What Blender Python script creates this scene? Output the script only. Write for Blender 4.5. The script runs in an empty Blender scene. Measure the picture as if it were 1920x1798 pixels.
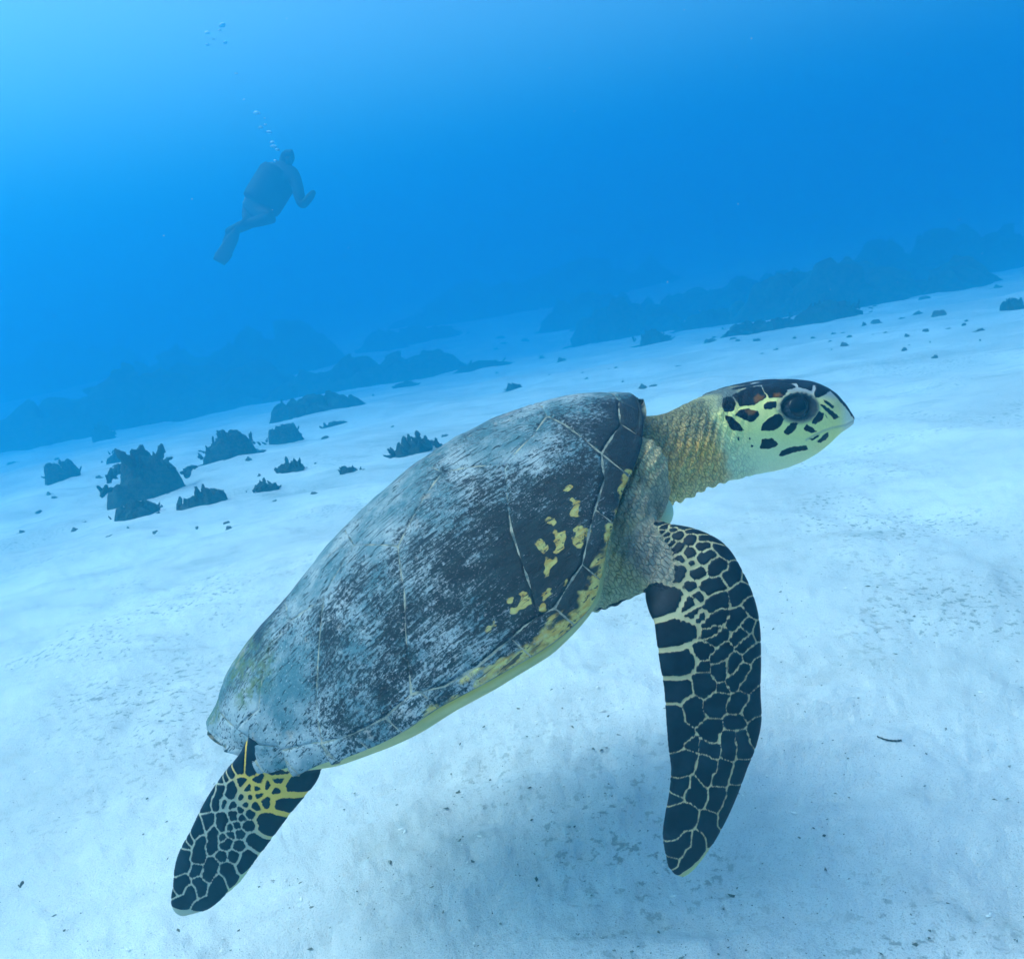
import bpy, bmesh, math, random
import numpy as np
from mathutils import Matrix, Vector, kdtree

random.seed(7)
RNG = np.random.default_rng(11)
SC = bpy.context.scene
COL = SC.collection

# ------------------------------------------------------------------ camera
PW, PH = 1920.0, 1798.0            # the photograph's frame, used only to size things
FPX, CX, CY = 1598.0, 960.0, 899.0
CAM_H, PITCH, ROLL = 1.0, math.radians(16.4), math.radians(10.0)
_f = np.array([0, math.cos(PITCH), -math.sin(PITCH)])
_r0 = np.array([1.0, 0, 0]); _u0 = np.array([0, math.sin(PITCH), math.cos(PITCH)])
_r = math.cos(ROLL) * _r0 - math.sin(ROLL) * _u0
_u = math.sin(ROLL) * _r0 + math.cos(ROLL) * _u0
CAMR = np.stack([_r, _u, -_f], 1)
CAMP = np.array([0, 0, CAM_H])
cam_d = bpy.data.cameras.new('camera'); cam = bpy.data.objects.new('camera', cam_d); COL.objects.link(cam)
cam_d.sensor_fit = 'HORIZONTAL'; cam_d.sensor_width = 36.0; cam_d.lens = 36.0 * FPX / PW
cam_d.clip_start = 0.02; cam_d.clip_end = 600
M4 = Matrix.Identity(4)
for i in range(3):
    for j in range(3): M4[i][j] = CAMR[i, j]
    M4[i][3] = CAMP[i]
cam.matrix_world = M4
SC.camera = cam

# ------------------------------------------------------------------ sky, sun, exposure
SUN_EL, SUN_AZ = math.radians(60), math.radians(-84)      # azimuth from +Y towards +X
world = bpy.data.worlds.new('World'); SC.world = world; world.use_nodes = True
wn = world.node_tree.nodes; wl = world.node_tree.links
sky = wn.new('ShaderNodeTexSky'); sky.sky_type = 'NISHITA'; sky.sun_disc = False
sky.sun_elevation = SUN_EL; sky.sun_rotation = SUN_AZ; sky.dust_density = 5.0
wn['Background'].inputs['Strength'].default_value = 0.15
wl.new(sky.outputs[0], wn['Background'].inputs['Color'])
sd = bpy.data.lights.new('sun', 'SUN'); so = bpy.data.objects.new('sun', sd); COL.objects.link(so)
sd.energy = 0.95; sd.angle = math.radians(40); sd.color = (1.0, 0.97, 0.92)
sun_dir = Vector((math.sin(SUN_AZ) * math.cos(SUN_EL), math.cos(SUN_AZ) * math.cos(SUN_EL), math.sin(SUN_EL)))
so.rotation_euler = sun_dir.to_track_quat('Z', 'Y').to_euler()
so.location = sun_dir * 30
SC.view_settings.view_transform = 'Standard'; SC.view_settings.look = 'None'
SC.view_settings.exposure = 1.12; SC.view_settings.gamma = 1.0
SC.view_settings.use_curve_mapping = False
cy = SC.cycles
cy.use_denoising = True; cy.volume_bounces = 3; cy.max_bounces = 7; cy.adaptive_threshold = 0.02; cy.diffuse_bounces = 3
cy.transparent_max_bounces = 8; cy.sample_clamp_indirect = 6.0
HAZE = dict(density=0.145, color=(0.025, 0.35, 0.50), absorb=(0.0, 0.20, 0.60), g=0.75, top=4.9)

# ------------------------------------------------------------------ helpers
def unp(px, py, d):
    px, py, d = np.broadcast_arrays(np.asarray(px, float), np.asarray(py, float), np.asarray(d, float))
    return np.stack([(px - CX) / FPX * d, -(py - CY) / FPX * d, -d], -1)

def wpt(px, py, d):
    return unp(px, py, d) @ CAMR.T + CAMP

def floor_pt(px, py, z=0.0):
    v = unp(px, py, 1.0) @ CAMR.T
    t = (z - CAM_H) / v[2]
    return CAMP + v * t, t

def _h(ix, iy, iz, seed):
    h = (ix.astype(np.int64) * 374761393 + iy.astype(np.int64) * 668265263 + iz.astype(np.int64) * 2147483647 + seed * 974634777) & 0xffffffff
    h = ((h ^ (h >> 13)) * 1274126177) & 0xffffffff
    h = ((h ^ (h >> 16)) * 2246822519) & 0xffffffff
    return ((h ^ (h >> 15)) & 0xffffff) / float(0xffffff)

def vnoise(p, seed=0):
    f = np.floor(p); t = p - f; t = t * t * (3 - 2 * t); i = f.astype(np.int64)
    r = 0
    for dx in (0, 1):
        for dy in (0, 1):
            for dz in (0, 1):
                w = (t[..., 0] if dx else 1 - t[..., 0]) * (t[..., 1] if dy else 1 - t[..., 1]) * (t[..., 2] if dz else 1 - t[..., 2])
                r = r + w * _h(i[..., 0] + dx, i[..., 1] + dy, i[..., 2] + dz, seed)
    return r * 2 - 1

def fbm(p, octv=4, seed=0, gain=0.5):
    r = 0; a = 1.0
    p = np.asarray(p, float)
    for k in range(octv):
        r = r + a * vnoise(p * 2 ** k + 17.3 * k, seed + k); a *= gain
    return r

def sstep(x, a, b):
    t = np.clip((x - a) / (b - a), 0, 1); return t * t * (3 - 2 * t)

def catmull(c, n, closed=False):
    c = np.asarray(c, float); m = len(c)
    t = np.linspace(0, m - 1, n); i = np.minimum(np.floor(t).astype(int), m - 2); f = (t - i).reshape((-1,) + (1,) * (c.ndim - 1))
    g = lambda k: c[np.clip(k, 0, m - 1)]
    p0, p1, p2, p3 = g(i - 1), g(i), g(i + 1), g(i + 2)
    return 0.5 * (2 * p1 + (p2 - p0) * f + (2 * p0 - 5 * p1 + 4 * p2 - p3) * f ** 2 + (3 * p1 - p0 - 3 * p2 + p3) * f ** 3)

def poly_sd(P, poly):
    """signed distance, positive inside"""
    poly = np.asarray(poly, float); a = poly; b = np.roll(poly, -1, 0)
    best = np.full(len(P), 1e18); ins = np.zeros(len(P), bool)
    for k in range(len(poly)):
        e = b[k] - a[k]; w = P - a[k]
        t = np.clip((w @ e) / max(e @ e, 1e-12), 0, 1)
        d = w - t[:, None] * e
        best = np.minimum(best, (d * d).sum(1))
        c1 = (a[k, 1] <= P[:, 1]) != (b[k, 1] <= P[:, 1])
        with np.errstate(divide='ignore', invalid='ignore'):
            xi = a[k, 0] + (P[:, 1] - a[k, 1]) / (b[k, 1] - a[k, 1] + 1e-15) * e[0]
        ins ^= c1 & (P[:, 0] < xi)
    d = np.sqrt(best)
    return np.where(ins, d, -d)

def mesh_np(name, co, faces, smooth=True):
    """faces: (n,4) or (n,3) array, -1 in the 4th column marks a triangle"""
    me = bpy.data.meshes.new(name)
    co = np.asarray(co, np.float32); faces = np.asarray(faces, np.int32)
    if faces.shape[1] == 4 and (faces[:, 3] < 0).any():
        tri = faces[faces[:, 3] < 0][:, :3]; quad = faces[faces[:, 3] >= 0]
    elif faces.shape[1] == 4: tri = np.zeros((0, 3), np.int32); quad = faces
    else: tri = faces; quad = np.zeros((0, 4), np.int32)
    me.vertices.add(len(co)); me.vertices.foreach_set('co', co.ravel())
    li = np.concatenate([quad.ravel(), tri.ravel()])
    me.loops.add(len(li)); me.loops.foreach_set('vertex_index', li)
    npoly = len(quad) + len(tri)
    ls = np.concatenate([np.arange(len(quad)) * 4, len(quad) * 4 + np.arange(len(tri)) * 3]).astype(np.int32)
    me.polygons.add(npoly); me.polygons.foreach_set('loop_start', ls)
    me.polygons.foreach_set('use_smooth', np.full(npoly, smooth))
    me.update(calc_edges=True); me.validate()
    return me

def fattr(me, name, v):
    a = me.attributes.new(name, 'FLOAT', 'POINT'); a.data.foreach_set('value', np.asarray(v, np.float32).ravel())

def cattr(me, name, c):
    c = np.asarray(c, np.float32); c4 = np.ones((len(c), 4), np.float32); c4[:, :3] = c
    a = me.attributes.new(name, 'FLOAT_COLOR', 'POINT'); a.data.foreach_set('color', c4.ravel())

def link(name, me, mat=None, parent=None):
    o = bpy.data.objects.new(name, me); COL.objects.link(o)
    if mat is not None and me is not None and not me.materials: me.materials.append(mat)
    if parent is not None: o.parent = parent
    return o

def tag(o, label=None, cat=None, group=None, kind=None):
    if label: o['label'] = label
    if cat: o['category'] = cat
    if group: o['group'] = group
    if kind: o['kind'] = kind
    return o

def grid_faces(n, m, wrap=False):
    i, j = np.meshgrid(np.arange(n - 1), np.arange(m if wrap else m - 1), indexing='ij')
    j2 = (j + 1) % m
    return np.stack([i * m + j, i * m + j2, (i + 1) * m + j2, (i + 1) * m + j], -1).reshape(-1, 4)

def tube_loft(secs):
    """secs (n,m,3) closed rings -> co, faces with capped ends"""
    n, m, _ = secs.shape
    co = np.concatenate([secs.reshape(-1, 3), secs[0].mean(0)[None], secs[-1].mean(0)[None]])
    f = grid_faces(n, m, True)
    j = np.arange(m); j2 = (j + 1) % m; a = n * m
    c0 = np.stack([np.full(m, a), j2, j, np.full(m, -1)], 1)
    b = (n - 1) * m
    c1 = np.stack([np.full(m, a + 1), b + j, b + j2, np.full(m, -1)], 1)
    return co, np.concatenate([f, c0, c1])

# ------------------------------------------------------------------ shader helper
class NT:
    def __init__(s, name, rough=0.7, spec=0.25):
        s.m = bpy.data.materials.new(name); s.m.use_nodes = True
        s.t = s.m.node_tree; s.N = s.t.nodes; s.Lk = s.t.links
        s.b = s.N['Principled BSDF']; s.out = s.N['Material Output']
        s.b.inputs['Roughness'].default_value = rough
        s.b.inputs['Specular IOR Level'].default_value = spec
        s._tc = None
    def put(s, sock, v):
        if isinstance(v, bpy.types.NodeSocket): s.Lk.new(v, sock)
        elif isinstance(v, (tuple, list)) and sock.type == 'RGBA' and len(v) == 3: sock.default_value = (*v, 1)
        else: sock.default_value = v
    def obj(s):
        if s._tc is None: s._tc = s.N.new('ShaderNodeTexCoord')
        return s._tc.outputs['Object']
    def m2(s, op, a, b=0.0, clamp=False):
        n = s.N.new('ShaderNodeMath'); n.operation = op; n.use_clamp = clamp
        s.put(n.inputs[0], a); s.put(n.inputs[1], b); return n.outputs[0]
    def add(s, a, b): return s.m2('ADD', a, b)
    def sub(s, a, b): return s.m2('SUBTRACT', a, b)
    def mul(s, a, b): return s.m2('MULTIPLY', a, b)
    def mx(s, a, b): return s.m2('MAXIMUM', a, b)
    def st(s, v, a, b, lo=0.0, hi=1.0):
        n = s.N.new('ShaderNodeMapRange'); n.interpolation_type = 'SMOOTHSTEP'
        s.put(n.inputs[0], v); n.inputs[1].default_value = a; n.inputs[2].default_value = b
        n.inputs[3].default_value = lo; n.inputs[4].default_value = hi; return n.outputs[0]
    def map(s, vec, scale=(1, 1, 1), rot=(0, 0, 0), loc=(0, 0, 0)):
        n = s.N.new('ShaderNodeMapping'); s.put(n.inputs['Vector'], vec)
        n.inputs['Scale'].default_value = scale; n.inputs['Rotation'].default_value = rot; n.inputs['Location'].default_value = loc
        return n.outputs[0]
    def noise(s, vec, scale, detail=3, rough=0.55, dist=0.0):
        n = s.N.new('ShaderNodeTexNoise'); s.put(n.inputs['Vector'], vec)
        n.inputs['Scale'].default_value = scale; n.inputs['Detail'].default_value = detail
        n.inputs['Roughness'].default_value = rough; n.inputs['Distortion'].default_value = dist
        return n.outputs['Fac']
    def vor(s, vec, scale, feat='F1', rnd=1.0, out='Distance'):
        n = s.N.new('ShaderNodeTexVoronoi'); n.feature = feat; s.put(n.inputs['Vector'], vec)
        n.inputs['Scale'].default_value = scale; n.inputs['Randomness'].default_value = rnd
        return n.outputs[out]
    def mix(s, f, a, b):
        n = s.N.new('ShaderNodeMix'); n.data_type = 'RGBA'
        s.put(n.inputs[0], f); s.put(n.inputs[6], a); s.put(n.inputs[7], b); return n.outputs[2]
    def attr(s, name, color=False):
        n = s.N.new('ShaderNodeAttribute'); n.attribute_name = name
        return n.outputs['Color'] if color else n.outputs['Fac']
    def bump(s, h, strength, dist):
        n = s.N.new('ShaderNodeBump'); n.inputs['Strength'].default_value = strength; n.inputs['Distance'].default_value = dist
        s.put(n.inputs['Height'], h); s.Lk.new(n.outputs[0], s.b.inputs['Normal'])
    def base(s, c): s.put(s.b.inputs['Base Color'], c)
    def rough(s, c): s.put(s.b.inputs['Roughness'], c)

# ------------------------------------------------------------------ seabed
def sand_h(x, y):
    x = np.asarray(x, float); y = np.asarray(y, float)
    p = np.stack([x, y, np.zeros_like(x)], -1)
    h = 0.055 * fbm(p * 0.55 + 3.1, 3, 5)
    q = np.stack([x * 1.6 + y * 0.9, (y * 1.3 - x * 0.5) * 0.8, np.zeros_like(x)], -1)
    h = h + 0.020 * fbm(q * 1.5, 3, 21)
    h = h + 0.0075 * fbm(np.stack([x * 3.0 + y, y * 9.0, 0 * x], -1) * 1.6, 3, 33)
    # hummocks and pits
    n = vnoise(p * 5.0, 41); h = h - 0.010 * sstep(n, 0.45, 0.9)
    # the bed shelves away from the camera
    t = np.clip(y - 1.6, 0, 22); h = h - 0.118 * t * t / (t + 1.2)
    return h

def make_seabed():
    dense = np.radians(np.linspace(-52, 52, 560)); rest = np.radians(np.linspace(52, 308, 120))[1:-1]
    ang = np.concatenate([dense, rest]); m = len(ang)
    r = 0.25 * (95 / 0.25) ** np.linspace(0, 1, 520)
    A, Rr = np.meshgrid(ang, r); x = np.sin(A) * Rr; y = np.cos(A) * Rr
    z = sand_h(x, y)
    fine = np.exp(-Rr / 5.0) * 0.0065 * fbm(np.stack([x * 24 + y * 6, y * 44, 0 * x], -1), 4, 77, .6)
    co = np.stack([x, y, z + fine], -1).reshape(-1, 3)
    n = len(r)
    f = grid_faces(n, m, True)[:, ::-1]
    c = len(co); co = np.concatenate([co, [[0, 0, co[:m, 2].mean()]]])
    j = np.arange(m)
    f = np.concatenate([f, np.stack([np.full(m, c), j, (j + 1) % m, np.full(m, -1)], 1)[:, [0, 2, 1, 3]]])
    me = mesh_np('seabed', co, f)
    k = NT('pale coral sand', 0.9, 0.1)
    v = k.obj()
    big = k.noise(v, 0.9, 4, 0.6); mid = k.noise(k.map(v, (1, 1.6, 1)), 5.0, 4, 0.6); gr = k.noise(v, 420.0, 2, 0.6)
    c = k.mix(k.st(big, 0.35, 0.7), (0.54, 0.55, 0.54), (0.72, 0.72, 0.70))
    c = k.mix(k.mul(k.st(mid, 0.52, 0.75), 0.45), c, (0.42, 0.43, 0.40))
    c = k.mix(k.mul(k.st(gr, 0.30, 0.46, 1.0, 0.0), 0.55), c, (0.30, 0.31, 0.29))
    # coarse patches with darker grit
    rub = k.mul(k.st(k.noise(v, 1.3, 3, 0.6), 0.47, 0.62), k.st(k.noise(v, 55.0, 3, 0.65), 0.54, 0.64))
    c = k.mix(k.mul(rub, 0.7), c, (0.20, 0.22, 0.20))
    c = k.mix(k.mul(k.st(k.noise(k.map(v, (1, 2.2, 1)), 1.1, 5, .62), .54, .70), .38), c, (0.30, 0.33, 0.31))
    spk = k.st(k.vor(v, 110.0), 0.10, 0.16, 1.0, 0.0)
    pick = k.st(k.noise(v, 60.0, 1), 0.60, 0.66)
    c = k.mix(k.mul(spk, pick), c, (0.10, 0.11, 0.10))
    k.base(c)
    hgt = k.add(k.mul(k.noise(v, 90.0, 4, 0.65), 0.6), k.mul(gr, 0.4))
    k.bump(hgt, 0.7, 0.008)
    o = link('seabed', me, k.m); tag(o, kind='structure', label='pale rippled sand seabed under the turtle', cat='seabed')
    return o
make_seabed()

# ------------------------------------------------------------------ haze (the water itself)
def make_haze():
    s, t, bt = 130.0, HAZE['top'], -3.8
    co = [(x, y, z) for z in (bt, t) for y in (-s, s) for x in (-s, s)]
    f = [(0, 2, 3, 1), (4, 5, 7, 6), (0, 1, 5, 4), (2, 6, 7, 3), (0, 4, 6, 2), (1, 3, 7, 5)]
    me = bpy.data.meshes.new('haze'); me.from_pydata(co, [], f); me.update()
    mt = bpy.data.materials.new('blue sea water'); mt.use_nodes = True
    N = mt.node_tree.nodes; N.remove(N['Principled BSDF'])
    v = N.new('ShaderNodeVolumePrincipled')
    v.inputs['Color'].default_value = (*HAZE['color'], 1); v.inputs['Absorption Color'].default_value = (*HAZE['absorb'], 1)
    v.inputs['Density'].default_value = HAZE['density']; v.inputs['Anisotropy'].default_value = HAZE['g']
    mt.node_tree.links.new(v.outputs[0], N['Material Output'].inputs['Volume'])
    o = link('haze', me, mt); tag(o, 'blue sea water fading the reef and the diver', 'water', kind='stuff')
make_haze()

# ------------------------------------------------------------------ the turtle: frame and shell surface
D0 = 1.2; _e = math.radians(18); _a = math.radians(38.8)
TL = 994 / FPX * D0                                    # shell length in metres
_X = np.array([math.cos(_a), math.sin(_a), 0]); _bb = np.array([-math.sin(_a), math.cos(_a), 0])
_Z = _bb * math.cos(_e) + np.array([0, 0, 1]) * math.sin(_e); _Y = np.cross(_Z, _X)
TR = np.stack([_X, _Y, _Z], 1)                         # turtle axes (forward, left, up) in camera axes
TP = unp(806, 1067, D0)

def tl(px, py, d):                                     # point seen at px,py at depth d -> turtle space, metres
    return (unp(px, py, d) - TP) @ TR

def tproj(q):
    c = np.asarray(q) @ TR.T + TP
    return np.stack([CX + FPX * c[..., 0] / -c[..., 2], CY - FPX * c[..., 1] / -c[..., 2]], -1)

def tab(xs, ys, sg=14.0):
    g = np.linspace(-.1, 1.1, 1201); v = np.interp(g, xs, ys)
    k = np.exp(-.5 * (np.arange(-60, 61) / sg) ** 2); k /= k.sum()
    v2 = np.convolve(np.pad(v, 60, 'edge'), k, 'valid')
    return lambda s: np.interp(s, g, v2)

def SW(s): return np.interp(s, _ws, _wv)
_wsx = [0, .01, .03, .06, .1, .2, .35, .5, .62, .7, .8, .88, .94, .97, .99, 1.0]
_wsy = [.02, .05, .085, .135, .19, .265, .335, .365, .365, .35, .295, .22, .15, .11, .075, .03]
_ws = np.linspace(0, 1, 1001); _wv = np.interp(_ws, _wsx, _wsy)
for _k in range(220): _wv[1:-1] = _wv[1:-1] * .5 + .25 * (_wv[:-2] + _wv[2:])
ZM = tab([0, .03, .06, .1, .18, .3, .42, .52, .59, .66, .705, .743, .8, .86, .91, .95, .98, 1],
         [.035, .01, -.02, -.045, -.06, -.068, -.064, -.076, -.09, -.097, -.095, -.075, -.038, -.021, -.022, -.015, .005, .012])
ZK = tab([0, .026, .088, .162, .264, .375, .485, .588, .693, .778, .848, .915, .975, .995, 1],
         [.04, .049, .089, .108, .123, .15, .162, .167, .157, .138, .113, .084, .044, .02, .015])
MSEAM = [.968, .935, .87, .80, .729, .655, .575, .49, .415, .345, .28, .222, .15, .085, .035]

def shell(s, t):
    s = np.asarray(s, float); t = np.asarray(t, float)
    w = SW(s)
    # saw-toothed rear rim
    tooth = 0
    for i in range(9, len(MSEAM) - 1):
        a, b = MSEAM[i + 1], MSEAM[i]
        u = (b - s) / (b - a)
        tooth = tooth + np.where((u >= 0) & (u < 1), (u ** 1.5 - 0.55), 0)
    rimw = sstep(np.abs(t), .8, 1.0) * sstep(s, .27, .15)
    y = -t * w * (1 + .10 * tooth * rimw)
    x = s - .5 - .018 * tooth * rimw
    z = ZM(s) + (ZK(s) - ZM(s)) * np.maximum(1 - np.abs(t) ** 2, 0) ** .8
    # flared rim and low keel
    z = z + .006 * sstep(np.abs(t), .90, 1.0) + .004 * np.exp(-(t / .05) ** 2) * sstep(s, .1, .3) * sstep(s, .9, .7)
    return np.stack([x, y, z], -1) * TL

NS, NTT = 620, 361
_sg = np.linspace(0, 1, NS); _sg = .35 * _sg + .65 * (.5 - .5 * np.cos(np.pi * _sg))
_tg = np.sin(np.linspace(-np.pi / 2, np.pi / 2, NTT)); _tg = .8 * _tg + .2 * np.linspace(-1, 1, NTT)
GS, GT = np.meshgrid(_sg, _tg, indexing='ij')
GP = shell(GS, GT)
_du = np.gradient(GP, axis=0); _dv = np.gradient(GP, axis=1)
GN = np.cross(_dv, _du); GN /= np.linalg.norm(GN, axis=-1, keepdims=True) + 1e-12
GN *= np.sign((GN[..., 2].mean()))
_mid = NTT // 2
_seg = np.linalg.norm(np.diff(GP, axis=1), axis=-1)
GA = np.zeros_like(GS); GA[:, _mid + 1:] = np.cumsum(_seg[:, _mid:], 1); GA[:, :_mid] = -np.cumsum(_seg[:, :_mid][:, ::-1], 1)[:, ::-1]
_ns = np.linspace(0, 1, 400); _nt = np.linspace(0, 1, 300)
_np = shell(*np.meshgrid(_ns, _nt, indexing='ij'))
_na = np.concatenate([np.zeros((400, 1)), np.cumsum(np.linalg.norm(np.diff(_np, axis=1), axis=-1), 1)], 1)

def arc(s, t):
    i = np.clip(s, 0, 1) * 399; i0 = int(min(i, 398)); f = i - i0
    at = abs(t); r = [np.interp(min(at, 1), _nt, _na[i0 + k]) for k in (0, 1)]
    v = r[0] * (1 - f) + r[1] * f
    if at > 1: v += (at - 1) * .4 * TL
    return math.copysign(v, t)

def sa(nodes): return np.array([(s * TL, arc(s, t)) for s, t in nodes])

# scutes as (s along the shell, t from keel to rim) outlines of the right side; t<0 mirrors to the left
CM = [(.974, 0), (.968, .42), (.932, .77), (.87, .803), (.844, .9), (.806, .92), (.762, .932), (.729, .945), (.655, .955), (.627, .945), (.57, .955),
      (.509, .97), (.45, .972), (.40, .945), (.345, .955), (.28, .95), (.225, .93), (.15, .90), (.11, .85), (.08, .72), (.05, .4), (.045, 0)]
V = [[(.854, 0), (.846, .237), (.858, .452), (.87, .803), (.932, .77), (.968, .42), (.974, 0)],
     [(.62, 0), (.64, .22), (.733, .44), (.802, .379), (.846, .237), (.854, 0)],
     [(.43, 0), (.44, .22), (.51, .45), (.64, .22), (.62, 0)],
     [(.26, 0), (.265, .25), (.35, .36), (.44, .22), (.43, 0)],
     [(.045, 0), (.05, .4), (.08, .72), (.144, .654), (.21, .32), (.265, .25), (.26, 0)]]
C = [[(.87, .803), (.858, .452), (.846, .237), (.802, .379), (.733, .44), (.675, .705), (.643, .888), (.627, .945), (.655, .955), (.729, .945), (.762, .932), (.806, .92), (.844, .9)],
     [(.733, .44), (.64, .22), (.51, .45), (.479, .657), (.455, .75), (.413, .904), (.40, .945), (.45, .972), (.509, .97), (.57, .955), (.627, .945), (.643, .888), (.675, .705)],
     [(.51, .45), (.44, .22), (.35, .36), (.329, .464), (.275, .692), (.244, .812), (.225, .93), (.28, .95), (.345, .955), (.40, .945), (.413, .904), (.455, .75), (.479, .657)],
     [(.35, .36), (.329, .464), (.275, .692), (.244, .812), (.225, .93), (.15, .90), (.11, .85), (.08, .72), (.144, .654), (.21, .32), (.265, .25)]]

def scute_list():
    out = []
    for k, p in enumerate(V): out.append((p + [(s, -t) for s, t in p[::-1] if t > 0], 'v%d' % k))
    for sg in (1, -1):
        for k, p in enumerate(C): out.append(([(s, sg * t) for s, t in p], 'c%d' % k))
        cs = np.array([s for s, t in CM]); ct = np.array([t for s, t in CM])
        inner = lambda s: np.interp(s, cs[::-1], ct[::-1])
        for i in range(len(MSEAM) - 1):
            a, b = MSEAM[i], MSEAM[i + 1]
            mid = [(s, t) for s, t in CM if b + .004 < s < a - .004]
            sh = .014 if i > 1 else .02
            if i == len(MSEAM) - 2: mid, b2 = [(s, t) for s, t in CM if .0451 < s < a - .004] + [(.045, .03)], 0.0
            pl = [(a, inner(a))] + mid + ([(b, inner(b)), (b + sh, 1.1)] if i < len(MSEAM) - 2 else [(.0, .03), (-.03, .03), (-.03, 1.3)]) + [(a + sh, 1.1)]
            out.append(([(s, sg * t) for s, t in pl], 'm%d' % i))
    nu = [(.974, 0), (.968, .42), (.985, 1.15), (1.02, 1.15), (1.02, 0)]
    out.append((nu + [(s, -t) for s, t in nu[::-1] if t > 0], 'n'))
    return out

def shell_attrs(S, T, A, d, kind, P):
    """dust: pale growth and scratches; amber: translucent yellow; algae"""
    at = np.abs(T)
    n = fbm(P * 9.0, 3, 61); n2 = fbm(P * 22.0, 3, 64)
    dust = .50 + .14 * sstep(S, .42, .12) + .22 * sstep(at, .55, .1) - .36 * sstep(S, .52, .72) * sstep(at, .35, .8) + .30 * n + .12 * n2
    dust += .05 * sstep(S, .6, .8) - .05 * sstep(S, .85, .97)
    dust += .17 * sstep(S, .30, .18) * sstep(at, .45, .7) + .04 * sstep(S, .16, .05) - .26 * sstep(S, .34, .2) * sstep(at, .5, .25)
    pc = np.stack([S * TL, np.abs(A)], -1)
    amber = np.full(len(S), -.05)
    jit = .010 * fbm(P * np.array([60, 110, 110]), 3, 9) + .0006
    blots = [[(.735, .775), (.715, .80), (.722, .83), (.705, .86), (.722, .856), (.738, .84), (.742, .80)],
             [(.765, .89), (.748, .90), (.735, .925), (.75, .93), (.765, .92)],
             [(.70, .80), (.685, .845), (.668, .90), (.676, .905), (.692, .86), (.706, .83)],
             [(.70, .91), (.685, .93), (.69, .94), (.712, .925)], [(.690, .79), (.695, .84), (.71, .86), (.703, .82)],
             [(.665, .90), (.64, .93), (.645, .935), (.67, .915)],
             [(.628, .885), (.618, .90), (.63, .905)], [(.607, .885), (.592, .90), (.603, .907)], [(.571, .895), (.56, .905), (.568, .91)],
             [(.79, .76), (.78, .79), (.772, .85), (.785, .83)]]
    for b in blots: amber = np.maximum(amber, poly_sd(pc, sa(b)) + jit)
    # amber outer rim of the front marginals
    rim = np.interp(S, [0, .30, .40, .52, .66, .72, .80, .84, .88, .93, 1], [1.2, 1.2, .992, .985, .978, .985, .992, .985, .97, 1.2, 1.2])
    ra = np.where(np.array([kind[0] == 'm'] * len(S)), (at - rim) * .16 + .30 * jit - .0006, -.05)
    amber = np.maximum(amber, ra)
    algae = sstep(S, .30, .12) * sstep(at, .72, .40) * (.75 + .8 * n2)
    return dust, amber, algae

def shell_material():
    k = NT('horny shell scute', 0.55, 0.3); v = k.obj()
    dust, amber, algae, d = k.attr('dust'), k.attr('amber'), k.attr('algae'), k.attr('edge')
    # dark plate with brown rays
    ray = k.noise(k.map(v, (6, 26, 26)), 3.0, 4, 0.6, 0.6)
    c = k.mix(k.st(ray, .42, .72), (.003, .010, .014), (.010, .030, .034))
    am = k.st(amber, -.0012, .0012)
    amc = k.mix(k.st(k.noise(k.map(v, (1, 3, 3)), 60, 4, .65), .35, .68), (.50, .46, .14), (.42, .26, .04))
    c = k.mix(am, c, amc)
    # pale scuffs: long scratches along the shell plus fine mottling
    sc1 = k.noise(k.map(v, (9, 75, 75), (0, .25, .18)), 3.2, 5, 0.72, 0.5)
    sc2 = k.noise(k.map(v, (14, 60, 60), (0, -.2, -.35)), 5.5, 5, 0.75, 0.8)
    mot = k.noise(v, 210, 6, 0.8); mo2 = k.noise(v, 38, 4, 0.7)
    s = k.add(k.add(k.mul(sc1, .42), k.mul(sc2, .28)), k.add(k.mul(mot, .50), k.mul(mo2, .22)))
    th = k.add(s, k.mul(k.sub(dust, .5), .36))
    f1 = k.mul(k.st(th, .665, .755), .85)
    pale = k.mix(k.st(k.noise(v, 14, 4, .65), .35, .68), (.09, .21, .24), (.44, .50, .50))
    c = k.mix(k.mul(f1, k.st(k.mul(am, -1), -1.0, 0.0, .35, 1.0)), c, pale)
    # brownish scurf patches and white flecks
    c = k.mix(k.mul(k.st(k.noise(v, 21, 3, .6), .62, .70), k.mul(f1, .7)), c, (.42, .34, .27))
    fl = k.mul(k.st(k.noise(v, 330, 3, .6), .61, .68), k.mul(k.st(dust, .1, .5), k.st(dust, .75, 1.1, 1.0, .15)))
    c = k.mix(k.mul(fl, .42), c, (.66, .70, .70))
    # dark scratches
    dk = k.noise(k.map(v, (4, 70, 70), (0, .3, .5)), 3.0, 3, .6, .4)
    c = k.mix(k.mul(k.st(dk, .615, .645), .9), c, (.012, .022, .028))
    dk2 = k.noise(k.map(v, (7, 95, 95), (.3, -.2, -.45)), 2.2, 3, .6, .6)
    c = k.mix(k.mul(k.st(dk2, .62, .645), .9), c, (.012, .022, .028))
    sp = k.mul(k.st(k.noise(v, 240, 4, .7), .55, .63), k.st(k.noise(v, 26, 3, .6), .40, .60))
    c = k.mix(k.mul(sp, .85), c, (.014, .028, .034))
    ag = k.mul(k.st(algae, .15, .75), k.st(k.noise(v, 75, 4, .7), .38, .62))
    c = k.mix(k.mul(ag, .75), c, (.11, .16, .035))
    k.base(c)
    k.rough(k.st(f1, 0, 1, .42, .85))
    k.bump(k.add(k.add(k.mul(th, .9), k.mul(k.st(dk, .60, .70), -.35)), k.mul(mot, .35)), .75, .004)
    return k.m

def seam_material():
    k = NT('pale shell seam', .8, .2); v = k.obj()
    n = k.noise(v, 40, 4, .7)
    c = k.mix(k.st(n, .35, .62), (.07, .10, .10), (.36, .35, .26))
    k.base(c); k.bump(k.noise(v, 200, 3), .4, .002)
    return k.m

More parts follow.
